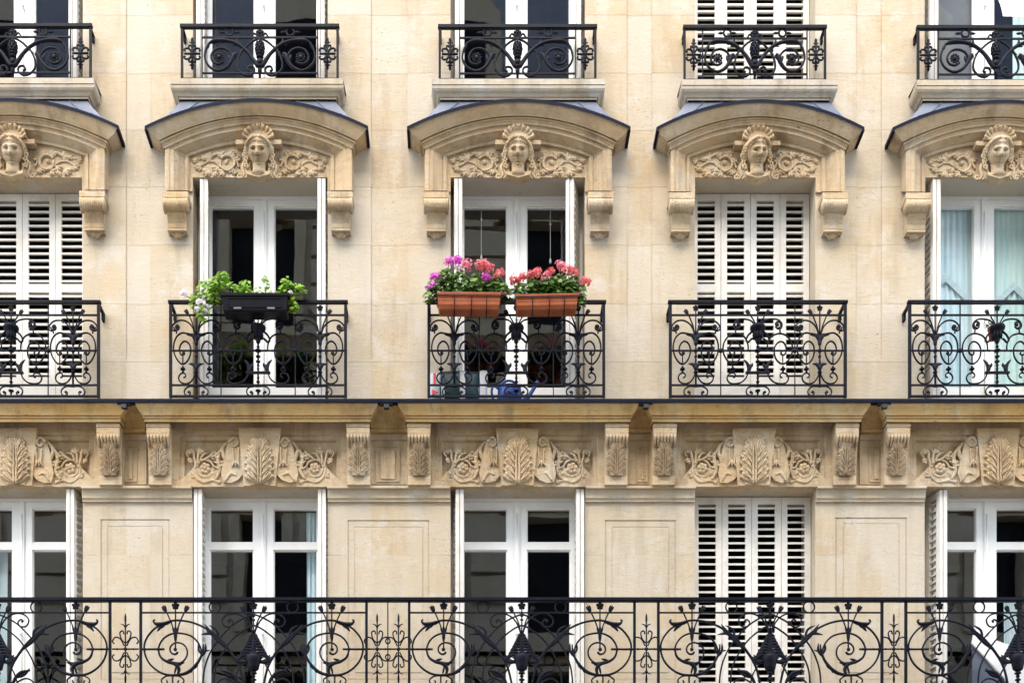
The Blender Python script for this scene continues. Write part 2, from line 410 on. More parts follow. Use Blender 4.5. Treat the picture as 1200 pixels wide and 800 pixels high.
def acanthus(R, hw, h, p=0.0, lobes=6, t=0.015):
    """upright carved leaf: double midrib, overlapping fingered lobes, curled tip"""
    prof=lambda f: hw*(0.93 if f<0.5 else 0.93-1.25*(f-0.5)**1.25)
    # solid body under the lobes
    out=[(hw*0.80*min(1,0.8+f)*prof(f)/hw,h*f) for f in (0.0,0.2,0.4,0.55,0.7,0.82,0.92)]
    R.mb.exy([R.pt(q)[0::2] for q in out]+[R.pt((-x,z))[0::2] for x,z in reversed(out)],R.p0-0.02,R.p0+p+0.006+max(0,R.slope*h*0.45))
    for s in (-1,1):
        R.line([(s*t*0.75,0),(s*t*0.85,h*0.5),(s*t*0.35,h*0.9)],[t*0.8,t*0.6,t*0.3],p+0.022,5)
        for i in range(lobes):
            f=i/(lobes-1); zb=h*(0.03+0.60*f); zt=h*(0.17+0.66*f); w=prof(min(0.98,zt/h)); g=h/lobes
            for j,(fr,dz,th_) in enumerate(((0.62,0.42,1.25),(0.86,0.26,1.2),(1.0,-0.02,1.05))):
                x1=s*w*fr; z1=zt+dz*g
                R.line([(s*t*1.3,zb),(x1*0.58,(zb+z1)/2-0.004),(x1*0.93,z1),(x1*1.02,z1-g*0.16)],[t*0.35,t*0.85*th_,t*0.8*th_,t*0.25],p+0.016-0.003*j,4,1.1)
            R.line([(s*t*1.6,zb+g*0.15),(s*w*0.50,(zb+zt)/2+g*0.18),(s*w*0.80,zt+g*0.22)],[t*0.25,t*0.42,t*0.15],p+0.036,4)
    for a in (-0.8,-0.4,0,0.4,0.8):
        R.line([(0,h*0.76),(sin(a)*h*0.10,h*0.76+cos(a)*h*0.13),(sin(a)*h*0.17,h*0.76+cos(a)*h*0.22)],[t*0.4,t*0.95,t*0.3],p+0.018,4)

def tuft(R,c,ang,size,n=4,p=0.012):
    """a clump of short carved leaves fanning out from c"""
    for j in range(n):
        a=ang+(j-(n-1)/2)*0.55; r=size*(1.0-0.12*abs(j-(n-1)/2))
        R.line([c,(c[0]+cos(a)*r*0.55,c[1]+sin(a)*r*0.55),(c[0]+cos(a+0.2)*r,c[1]+sin(a+0.2)*r)],[size*0.12,size*0.24,size*0.08],p+0.004*(j%2),3,0.9)

def rosette(R,c,r,p=0.0,pet=6):
    for i in range(pet):
        a=2*pi*i/pet+0.3
        R.blob((c[0]+cos(a)*r*0.58,c[1]+sin(a)*r*0.58),r*0.40,p,r*0.28)
    R.blob(c,r*0.28,p+r*0.18)

def frieze_relief(mb, xc, p0, zb, side, k):
    """acanthus scroll with rosette; u measured outward from the keystone"""
    R=Rel(mb,xc,p0,zb,side*k); q=1/125
    def L(pts,r,p=0.0,fy=1.0): R.line([(u*q,(570-y)*q) for u,y in pts],r,p,5,fy)
    # bracket leaf next to the keystone
    R.mb.exy([R.pt((u*q,(570-y)*q))[0::2] for u,y in ((22,516),(36,515),(41,535),(45,556),(42,566),(34,567),(26,564),(20,558))],R.p0-0.03,R.p0+0.045)
    L([(36,520),(30,515),(25,520),(29,525),(33,522)],0.013,0.05)
    L([(38,519),(44,528),(40,543),(46,547)],[0.012,0.018,0.012],0.03)
    L([(24,526),(25,548)],0.008,0.055); L([(31,528),(30,546)],0.008,0.055)
    for du in (-3,0,3): L([(28,541),(28+du*1.6,549)],[0.006,0.010,0.004],0.055)
    L([(27,558),(34,556),(40,565)],[0.010,0.02,0.012],0.04)
    # main scroll round the rosette
    L([(46,566),(54,563),(66,565),(74,559),(76,549),(72,541),(63,539),(56,543),(53,551),(57,558),(64,560),(69,555)],[0.020,0.017,0.014,0.013,0.011,0.009,0.007],0.012)
    L([(45,527),(49,538),(47,552),(52,562)],[0.010,0.018,0.02,0.014],0.022)
    L([(42,523),(50,534),(56,536)],[0.014,0.012,0.005],0.03)
    for dy in (0,6,12): L([(48,538+dy),(54,535+dy)],[0.014,0.009,0.004],0.03)
    rosette(R,(64*q,(570-549)*q),0.055,0.02)
    # leaf spray to the outside
    L([(74,548),(77,537),(78,530),(82,527),(86,531),(83,536)],[0.014,0.012,0.012,0.010,0.006],0.015)
    L([(73,544),(72,533),(69,527),(66,530)],[0.012,0.011,0.008],0.02)
    L([(70,541),(66,533),(60,531)],[0.010,0.011,0.005],0.02)
    L([(66,540),(58,535),(53,530),(50,533)],[0.009,0.012,0.010,0.006],0.02)
    R.line(spiral(64*q,(570-549)*q,0.078,0.078,0,6.283,22),0.009,0.016)
    for u,y,an,sz in ((84,541,2.6,0.05),(70,532,1.6,0.065),(57,538,2.2,0.06),(76,556,-0.6,0.05),(50,556,0.6,0.06),(60,562,-1.2,0.04),(47,545,2.6,0.06),(80,531,0.9,0.05)):
        tuft(R,(u*q,(570-y)*q),an,sz,4,0.014)

def mask(parent, xc, dz, turn, k):
    """carved woman's head with shell crown, curls and drapery; the head bows towards the street"""
    c=(xc, -0.095, Z(178.5,0.095)+dz)
    root=MB(); a,b,h=0.097,0.104,0.124; T=radians(26)
    def bow(q):
        y,z=q[1]-c[1],q[2]-c[2]; x=q[0]-c[0]
        x,y=x*cos(turn)-y*sin(turn),x*sin(turn)+y*cos(turn)
        return (c[0]+x, c[1]+y*cos(T)-z*sin(T), c[2]+y*sin(T)+z*cos(T)) if False else (c[0]+x, c[1]+y*cos(T)-z*sin(T), c[2]+z*cos(T)+y*sin(T))
    G=lambda v,m,w_: exp(-((v-m)/w_)**2)
    def face(q):
        x,y,z=q[0]-c[0],q[1]-c[1],q[2]-c[2]
        w=1-0.20*max(0,-z/h)**1.5
        if y<0.03:
            fx,fz=x/a,z/h; ax=abs(fx)
            d=0.066*G(fx,0,0.125)*(1/(1+exp(-(0.34-fz)*14)))*(1/(1+exp(-(fz+0.24)*34)))*(0.45+0.75*(0.34-fz))
            d+=0.018*G(ax,0.12,0.10)*G(fz,-0.17,0.08)
            d-=0.040*G(ax,0.38,0.19)*G(fz,0.12,0.085)
            d+=0.012*G(ax,0.40,0.12)*G(fz,0.06,0.045)
            d+=0.020*G(fz,0.30,0.07)*G(ax,0.38,0.28)
            d-=0.020*G(fx,0,0.40)*G(fz,-0.335,0.045)
            d+=0.034*G(fx,0,0.24)*G(fz,-0.43,0.04)+0.032*G(fx,0,0.20)*G(fz,-0.56,0.045)
            d-=0.026*G(fx,0,0.34)*G(fz,-0.495,0.026)
            d-=0.020*G(fx,0,0.34)*G(fz,-0.665,0.05)
            d+=0.026*G(fx,0,0.32)*G(fz,-0.80,0.12)
            d+=0.008*G(ax,0.58,0.2)*G(fz,-0.12,0.2)
            y-=d*1.1
        return bow((c[0]+x*w, c[1]+y, c[2]+z))
    root.ball(c,(a,b,h),56,52,face)
    R=Rel(root,xc,0.06,c[2])
    H=lambda x,f,z: bow((c[0]+x,c[1]-f,c[2]+z))                     # point on the bowed head: right, forward, up
    # neck and collar
    root.tube([(xc,-0.075,c[2]-0.05),(xc,-0.070,c[2]-0.15),(xc,-0.085,c[2]-0.225)],[0.062,0.060,0.088],14,0.75)
    root.exy([R.pt((u,z))[0::2] for u,z in ((-0.115,-0.19),(-0.05,-0.205),(0.05,-0.205),(0.115,-0.19),(0.105,-0.222),(0.0,-0.252),(-0.105,-0.222))],0.03,0.128)
    rn=random.Random(int(abs(xc*100)))
    for s in (-1,1):
        for i in range(12):                                           # curls framing the face
            an=radians(88-118*i/11)
            q=H(s*cos(an)*0.101,0.026-0.004*i,sin(an)*0.108+0.008)
            root.ball(q,(0.022+0.008*rn.random(),0.026,0.021+0.007*rn.random()),10,7)
            q2=H(s*cos(an)*0.120,-0.015,sin(an)*0.104+0.004); root.ball(q2,(0.022+0.006*rn.random(),0.026,0.022),9,6)
        for i in range(5):                                            # combed waves above the forehead
            t=(i+0.3)/5
            root.tube([H(s*(0.004+0.08*t),0.088-0.035*t,0.102-0.045*t*t),H(s*(0.022+0.085*t),0.094-0.045*t,0.114-0.052*t*t),H(s*(0.040+0.085*t),0.080-0.05*t,0.092-0.075*t*t)],[0.010,0.015,0.009],7)
        for i in range(5):
            R.line(spiral(s*(0.120+0.010*(i%2)),0.015-i*0.034,0.022,0.005,1+i,8+i,14),0.009,0.025)
        for j,(u0,u1) in enumerate(((0.088,0.078),(0.114,0.108),(0.142,0.140))):
            R.line([(s*u0,-0.075),(s*(u0+0.012),-0.13),(s*u1,-0.19),(s*(u1+0.03),-0.222)],[0.014,0.020,0.017,0.008],0.0,5,1.0)
        R.line(spiral(s*0.185,-0.205,0.024,0.006,0.5,7,16),0.010,0.0)
        root.box(xc+s*0.10,xc+s*0.212,-0.03,-0.110,c[2]+0.068,c[2]+0.108)
    # shell crown: fan of flutes opening towards the street
    ZC=0.108
    for i in range(9):
        an=radians(6+168*i/8)
        root.tube([R.pt((cos(an)*0.06,ZC+sin(an)*0.05),0.045),R.pt((cos(an)*0.11,ZC+sin(an)*0.093),0.070),R.pt((cos(an)*0.142,ZC+sin(an)*0.110),0.095)],[0.010,0.016,0.022],8,0.6)
    fan=[(cos(radians(2+176*i/18))*0.146,ZC+sin(radians(2+176*i/18))*0.112) for i in range(19)]
    root.exy([R.pt(q)[0::2] for q in fan],0.02,0.128)
    return root.build('carved_head',M['carved'],parent)

def tymp_scroll(mb,xc,dz,s,k):
    R=Rel(mb,xc,PF,Z(207,PF)+dz,s*k); q=1/125
    def L(pts,r,p=0.010,fy=1.0): R.line([(u*q,(207-y)*q) for u,y in pts],[k_*0.72 for k_ in r],p-0.004,5,fy)
    R.line(spiral(38*q,(207-192)*q,0.070,0.066,0.6,6.6,24),[0.012,0.014,0.011],0.010)
    L([(24,197),(29,186),(33,183)],[0.012,0.018,0.012]); L([(26,203),(31,200),(36,203)],[0.012,0.02,0.012])
    L([(42,184),(50,181),(57,184),(63,183)],[0.010,0.020,0.018,0.006],0.014)
    L([(46,197),(52,191),(60,190),(68,194),(77,196)],[0.014,0.013,0.012,0.012,0.005])
    L([(60,190),(66,186),(72,188)],[0.009,0.013,0.005])
    for u,y,an,sz in ((34,184,2.0,0.06),(44,184,1.0,0.06),(56,186,0.2,0.07),(64,188,1.0,0.05),(60,200,-1.0,0.07),(69,196,-0.5,0.06),(50,196,-1.2,0.06),(29,200,-1.4,0.05),(42,202,-0.6,0.06),(74,190,0.5,0.05),(38,192,0.8,0.04),(27,189,2.2,0.05),(54,203,-2.6,0.05)):
        tuft(R,(u*q,(207-y)*q),an,sz,4,0.006)

def pediment(i):
    xc=X(CX[i]); k=(OPEN[i][1]-OPEN[i][0])/158.0; k=0.5+0.5*k if i==3 else k; kw=(0.93 if i==3 else 1.0)
    dz=-TOPDY[i]/S
    q=1/125
    U=lambda u,p: u*q*(1-p/D)*kw
    mb=MB()
    # arched cornice
    prof=[(0.235,118.7,129.5,.00189),(0.230,121,128,.00189),(0.214,126,125,.00195),(0.194,130.5,120,.0021),(0.178,134,116.5,.0022),(0.174,135.2,115.5,.0022),(0.148,135.4,113.5,.0022),(0.148,136.6,113.5,.00225),(0.170,136.8,115,.00225),
          (0.164,138,114.5,.0023),(0.150,139,113,.0023),(0.147,141,112,.00235),(0.138,142.5,111,.0024),(0.135,145,110.8,.0024),(0.118,145.4,110.5,.0024)]
    run(mb,xc,[(p,Z(y,p)+dz,U(u,p)) for p,y,u,_ in prof],n=32,k=[kk*S/(1-p/D)/kw**2 for p,_,_,kk in prof])
    # frame that follows jamb and arch: offset inward, p
    fr=[(0,0.0),(0,0.125),(4.5,0.125),(5.5,0.115),(10,0.112),(11,0.10),(19,0.052),(21.5,0.040),(22,0.050),(25,0.048),(26.5,0.036),(27,PF)]
    cols=[]
    for o,p in fr:
        hw=109.5-o; y0=142+o*0.96; pts=[]
        yb=223.0; N=26
        ya=lambda u: y0+0.0024*u*u-(0.2 if False else 0)
        pts.append((-hw,yb)); pts.append((-hw,ya(hw)))
        for j in range(1,N): 
            u=-hw+2*hw*j/N; pts.append((u,ya(u)))
        pts.append((hw,ya(hw))); pts.append((hw,yb))
        # jamb width follows the real opening
        cols.append([(xc+U(u,p),-p,Z(y,p)+dz) for u,y in pts])
    m=len(cols[0]); vs=[v for c in cols for v in c]
    mb.add(vs,[(a*m+j,a*m+j+1,(a+1)*m+j+1,(a+1)*m+j) for a in range(len(fr)-1) for j in range(m-1)])
    # tympanum panel and lintel edge
    hwin=79*(OPEN[i][1]-OPEN[i][0])/158.0/kw
    us=sorted(set([-86,86,-hwin,hwin]+[-86+172*j/30 for j in range(31)]))
    for a,b in zip(us[:-1],us[1:]):
        mid=(a+b)/2; yb=208 if abs(mid)<hwin else 224
        zb=Z(yb,PF)+(0 if yb==208 else dz)
        t=lambda u: Z(166+0.0024*u*u,PF)+dz
        mb.quad((xc+U(a,PF),-PF,zb),(xc+U(b,PF),-PF,zb),(xc+U(b,PF),-PF,t(b)),(xc+U(a,PF),-PF,t(a)))
        if yb==208: mb.quad((xc+U(a,PF),0,zb),(xc+U(b,PF),0,zb),(xc+U(b,PF),-PF,zb),(xc+U(a,PF),-PF,zb))
    for s in (-1,1):
        x=xc+s*U(hwin,PF); mb.quad((x,0,Z(224,PF)+dz),(x,-PF,Z(224,PF)+dz),(x,-PF,ZM_TOP),(x,0,ZM_TOP))
    ped=B(mb,'pediment',M['carved'])
    sub=lambda m_,nm,mat: m_.build(nm,mat,ped)
    # zinc cap: front edge, roof sloping back up to the sill
    z=MB(); N=32; z.cur=1; ZK=Z(117,0.166)+dz-0.004
    f=lambda u,y,p,kk=.00189: (xc+U(u,p),-p,Z(y+kk*u*u,p)+dz)
    for j in range(N):
        a=-131+262*j/N; b=-131+262*(j+1)/N
        z.quad(f(a,119.2,0.245),f(b,119.2,0.245),f(b,115.2,0.245),f(a,115.2,0.245))
        z.quad(f(a,119.2,0.245),f(b,119.2,0.245),f(b,119.0,0.225),f(a,119.0,0.225))
        ta=(xc+U(a/131*90.5,0.15),-0.15,ZK); tb=(xc+U(b/131*90.5,0.15),-0.15,ZK)
        z.cur=0; fa,fb=f(a,115.2,0.245),f(b,115.2,0.245)
        def bl(A_,T_,t): return (A_[0]+(T_[0]-A_[0])*t, A_[1]+(T_[1]-A_[1])*t, A_[2]+(T_[2]-A_[2])*t**1.55)
        for m_ in range(5): z.quad(bl(fa,ta,m_/5),bl(fb,tb,m_/5),bl(fb,tb,(m_+1)/5),bl(fa,ta,(m_+1)/5),0,True)
        z.cur=1
    for s in (-1,1):
        u=131*s
        A=f(u,119.2,0.245); C=f(u,115.2,0.245); Bk=(A[0],-0.002,A[2]); T=(xc+U(s*90.5,0.15),-0.15,ZK)
        z.quad(A,C,(C[0],-0.002,C[2]),Bk)
        z.cur=0
        for m_ in range(5):
            q0,q1=bl(C,T,m_/5),bl(C,T,(m_+1)/5); z.quad(q0,q1,(q1[0],-0.002,q1[2]),(q0[0],-0.002,q0[2]))
        z.cur=1
        z.box(A[0]-s*0.022,A[0]+s*0.001,-0.245,-0.002,A[2]-0.006,A[2]+0.001)
    z.cur=0
    for u in (-100,-66,66,100):                                        # standing seams
        z.tube([bl(f(u,115.1,0.243),(xc+U(u*90.5/131,0.15),-0.153,ZK),m_/5) for m_ in range(6)],0.006,6)
    sub(z,'zinc_cap',[M['zinc'],M['zinc_edge']])
    mask(ped,xc,dz,(0.12,0.0,-0.06,0.16,-0.05)[i],k)
    for s in (-1,1):
        t=MB(); tymp_scroll(t,xc,dz,s,kw); sub(t,'scroll_relief',M['carved'])
        cons=MB(); xm=xc+s*U(96,0.1); hw=0.108
        yy=lambda y,p: Z(y,p)+dz
        cons.box(xm-hw-0.010,xm+hw+0.010,0,-0.165,yy(231,0.165),yy(224.2,0.165))
        cons.box(xm-hw,xm+hw,0,-0.150,yy(234,0.15),yy(231,0.165)-0.002)
        # ribbed roll
        n=44; rr=[]; zc=yy(241,0.12)
        for j in range(n+1): rr.append(0.060+0.006*abs(sin(pi*j/4)) if 3<j<n-3 else 0.066)
        cons.tube([(xm-hw-0.006+(2*hw+0.012)*j/n,-0.118,zc) for j in range(n+1)],rr,16,1.0,smooth=True)
        pr=[(0,yy(236,0.10)),(0.13,yy(237,0.13)),(0.125,yy(249,0.125)),(0.10,yy(256,0.10)),(0.085,yy(262,0.085)),(0.082,yy(267,0.082)),(0.0,yy(267.5,0.082))]
        cons.exx(pr,xm-hw*0.80,xm+hw*0.80)
        cons.box(xm-hw*0.82,xm+hw*0.82,0,-0.09,yy(270,0.09),yy(267.6,0.09))
        R=Rel(cons,xm,0.03,yy(271,0.05))
        R.blob((0,-0.012),0.050,0.0,0.035,0.048)
        for g in (-1,1):
            R.line(spiral(g*0.058,-0.006,0.020,0.006,0,6,14),0.010,0.02); R.line([(g*0.085,0.004),(g*0.045,-0.026),(0,-0.052)],0.009,0.015)
        sub(cons,'console',M['carved'])
    return ped
for i in range(5): pediment(i)

# ------------------------------------------------------------------ top floor sills
def sill(i):
    xc=X(CX[i]); dz=-TOPDY[i]/S; kw=0.905 if i==3 else 1.0; mb=MB()
    pr=[(0.0,91.4,101),(0.22,92,101),(0.22,98.5,101),(0.205,99.2,100.6),(0.218,100.0,101.8),(0.215,103,101.2),(0.205,106,99.5),(0.19,109,96.5),(0.18,112,94.5),(0.176,113.2,94),(0.168,113.6,92.5),(0.166,116.5,92),(0.0,117,92)]
    run(mb,xc,[(p,(Z(y,p)+dz) if j else Z(92,0.22)+dz,u/125*(1-p/D)*kw) for j,(p,y,u) in enumerate(pr)])
    B(mb,'window_sill',M['sill'])
for i in range(5): sill(i)

# ------------------------------------------------------------------ middle balcony: zinc ledge, cornices, friezes, consoles
CORN=[(-126,147.5),(158.5,442.5),(466.5,748.5),(757,1020.5),(1033,1325)]   # upper ends of the cornice of each bay
mb=MB(); za,zb=Z(470.8,0.30),Z(466.9,0.30)
mb.box(X(-515),X(1725),-0.30,0.0,za,zb)
mb.box(X(-515),X(1725),-0.307,-0.293,za-0.004,za+0.012)
B(mb,'zinc_ledge',M['zinc_edge'])
def bay_cornice(i):
    a,b=CORN[i]; xc=(X(a,0.29)+X(b,0.29))/2; W=(b-a)/2; q=1/125; mb=MB()
    c=(a+b)/2
    pr=[(0.285,471,W),(0.285,473.5,W),(0.276,476,W-1),(0.262,480,W-3.5),(0.252,484,W-6.5),(0.246,486.3,W-8),(0.226,486.6,W-9.5),(0.226,487.6,W-9.5),(0.246,487.9,W-8),(0.243,489,W-8),(0.230,489.6,W-9),(0.226,494,W-9.5),(0.06,494.6,W-9.5)]
    run(mb,xc,[(p,Z(y,p),u*q*(1-p/D)) for p,y,u in pr])
    crn=B(mb,'balcony_cornice',M['cornice'])
    # frieze body with sunk panel
    f=MB(); hw=(W-12)*q; zt=Z(494,0.06)+0.08; zb_=ZL_TOP
    ring=lambda x0,x1,z0,z1,p:(x0,x1,z0,z1,p)
    xo,xi=[(-(W-12)*q),(-(W-47)*q),(-(W-50)*q),(-(W-54)*q)],None
    # nested rectangles: outer wall face, moulding, sunk field
    rects=[(hw,zb_,zt,0.06),(hw-35*q,Z(563,0.06),Z(509,0.06),0.06),(hw-36*q,Z(562,0.06),Z(510,0.06),0.040),(hw-41*q,Z(557.5,0.05),Z(515,0.05),0.044),(hw-42.5*q,Z(556,0.05),Z(516.5,0.05),0.012)]
    for r0,r1 in zip(rects[:-1],rects[1:]):
        (h0,b0,t0,p0),(h1,b1,t1,p1)=r0,r1
        A=[(xc-h0,-p0,b0),(xc+h0,-p0,b0),(xc+h0,-p0,t0),(xc-h0,-p0,t0)]; C=[(xc-h1,-p1,b1),(xc+h1,-p1,b1),(xc+h1,-p1,t1),(xc-h1,-p1,t1)]
        f.add(A+C,[(j,(j+1)%4,(j+1)%4+4,j+4) for j in range(4)])
    h1,b1,t1,p1=rects[-1]; f.quad((xc-h1,-p1,b1),(xc+h1,-p1,b1),(xc+h1,-p1,t1),(xc-h1,-p1,t1))
    f.quad((xc-hw,0,zb_),(xc+hw,0,zb_),(xc+hw,-0.06,zb_),(xc-hw,-0.06,zb_))
    for s in (-1,1): f.quad((xc+s*hw,0,zb_),(xc+s*hw,-0.06,zb_),(xc+s*hw,-0.06,zt),(xc+s*hw,0,zt))
    # apron carrying the scrolls down to the lintel
    kw=W/142.0
    f.exy([(xc-104*q*kw,zb_-0.001),(xc+104*q*kw,zb_-0.001),(xc+90*q*kw,Z(560,0.06)),(xc+78*q*kw,Z(548,0.06)),(xc-78*q*kw,Z(548,0.06)),(xc-90*q*kw,Z(560,0.06))],0.02,0.063)
    fz=f.build('frieze',M['carved'],crn)
    # keystone with acanthus leaf
    ks=MB(); kz=Z(568,0.11); kt=Z(501,0.11)
    t,bm=25*q,18.5*q
    vs=[(xc-bm,-0.03,kz),(xc+bm,-0.03,kz),(xc+bm,-0.105,kz),(xc-bm,-0.105,kz),(xc-t,-0.03,kt),(xc+t,-0.03,kt),(xc+t,-0.108,kt),(xc-t,-0.108,kt)]
    ks.add(vs,[(0,1,2,3),(7,6,5,4),(3,2,6,7),(0,3,7,4),(1,5,6,2)])
    R=Rel(ks,xc,0.106,kz+0.004); acanthus(R,0.140,0.465,0.0,6,0.0165)
    ks.build('keystone',M['carved'],crn)
    for s in (-1,1):
        rl=MB(); frieze_relief(rl,xc,0.045,Z(570,0.06),s,kw); rl.build('scroll_relief',M['carved'],crn)
        # console
        cs=MB(); xm=xc+s*(W-25.5)*q*(1-0.12/D)*1.0; hw2=13.2*q
        z=lambda y,p: Z(y,p)
        pr=[(0.0,z(494.5,0.2)),(0.195,z(495.2,0.195)),(0.20,z(506,0.20)),(0.195,z(511,0.195)),(0.17,z(516,0.17)),(0.148,z(521,0.148)),(0.135,z(530,0.135)),(0.118,z(545,0.118)),(0.108,z(557,0.108)),(0.112,z(560,0.112)),(0.112,z(567.5,0.112)),(0.0,z(568,0.112))]
        cs.exx(pr,xm-hw2,xm+hw2)
        # fluted scroll at the shoulder
        for j in range(7):
            u=-hw2*0.86+2*hw2*0.86*j/6
            cs.tube([(xm+u,-0.200,z(509,0.2)),(xm+u,-0.198,z(513,0.19)),(xm+u,-0.172,z(518,0.165)),(xm+u,-0.150,z(524,0.15))],[0.010,0.013,0.012,0.007],6)
        cs.box(xm-hw2-0.004,xm+hw2+0.004,0.0,-0.204,z(500,0.2),z(496.5,0.2))
        Rc=Rel(cs,xm,0.106,z(558,0.11),1.0,0.14); cs.cur=1; acanthus(Rc,0.092,0.315,0.006,5,0.0115); cs.cur=0
        cs.build('console',[M['carved'],M['sooty']],crn)
    return crn
for i in range(5): bay_cornice(i)

# piers between the bays: recessed cornice, small panel, band moulding, drain outlet
PIER=[(97,226),(384,528),(685.5,814),(955.5,1083.5)]
def pier(i):
    a,b=CORN[i][1],CORN[i+1][0]; xa,xb=X(a-14),X(b+14); mb=MB(); z=lambda y,p:Z(y,p)
    pr=[(0.0,z(470,0.295)-0.012),(0.24,z(470,0.295)-0.012),(0.23,z(474,0.23)),(0.16,z(483,0.15)),(0.10,z(493,0.09)),(0.075,z(502,0.07)),(0.085,z(503,0.075)),(0.085,z(506,0.075)),(0.0,z(506.5,0.075))]
    mb.exx(pr,xa,xb)
    o=B(mb,'pier_cornice',M['cornice'])
    pf=MB(); pf.exx([(0.0,z(506.6,0.075)-0.002),(0.05,z(506.6,0.075)-0.002),(0.05,z(515,0.05)),(0.03,z(516.5,0.03)),(0.03,z(567,0.03)),(0.0,z(567,0.03))],xa,xb)
    pf.build('pier_face',M['carved'],o)
    p2=MB(); x0,x1=X(a+3.5,0.03),X(b-3.5,0.03)
    p2.box(x0,x1,-0.029,-0.042,z(561,0.04),z(527,0.04))
    ww=0.011
    for q0,q1,r0,r1 in ((x0-0.045,x0-0.045+ww,z(564,0.04),z(522,0.04)),(x1+0.045-ww,x1+0.045,z(564,0.04),z(522,0.04)),(x0-0.034,x1+0.034,z(523.4,0.04),z(522,0.04)),(x0-0.034,x1+0.034,z(564,0.04),z(562.6,0.04))):
        p2.box(q0,q1,-0.029,-0.039,r0,r1)
    p2.build('sunk_panel',M['carved'],o)
    d=MB(); xm=(x0+x1)/2
    d.box(xm-0.06,xm+0.06,-0.250,-0.292,za-0.018,za-0.002); d.box(xm-0.022,xm+0.025,-0.252,-0.30,za-0.05,za-0.016)
    d.build('drain_outlet',M['dark'],o)
    # band under the frieze, across the pier
    l,r=PIER[i]; bm=MB()
    pr=[(0.0,z(568,0.06)),(0.075,z(568.5,0.075)),(0.075,z(571.5,0.075)),(0.045,z(573,0.045)),(0.040,z(575,0.04)),(0.036,z(583,0.036)),(0.022,z(585.5,0.022)),(0.022,z(587.5,0.022)),(0.0,z(588,0.01))]
    bm.exx(pr,X(l,0)+0.002,X(r,0)-0.002); B(bm,'pier_moulding',M['wall'])
for i in range(4): pier(i)

# ------------------------------------------------------------------ rooms and windows
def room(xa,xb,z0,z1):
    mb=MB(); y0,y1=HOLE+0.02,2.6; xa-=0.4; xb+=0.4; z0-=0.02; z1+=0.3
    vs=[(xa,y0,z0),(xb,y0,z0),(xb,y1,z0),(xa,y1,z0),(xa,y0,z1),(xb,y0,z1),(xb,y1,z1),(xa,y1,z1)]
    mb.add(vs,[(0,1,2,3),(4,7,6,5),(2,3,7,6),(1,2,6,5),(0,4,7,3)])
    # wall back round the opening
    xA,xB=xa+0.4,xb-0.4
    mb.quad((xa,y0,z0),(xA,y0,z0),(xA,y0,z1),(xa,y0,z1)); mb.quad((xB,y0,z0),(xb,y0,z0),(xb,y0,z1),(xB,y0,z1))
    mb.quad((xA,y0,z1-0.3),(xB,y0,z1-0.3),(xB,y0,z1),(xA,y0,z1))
    B(mb,'room',M['room'])
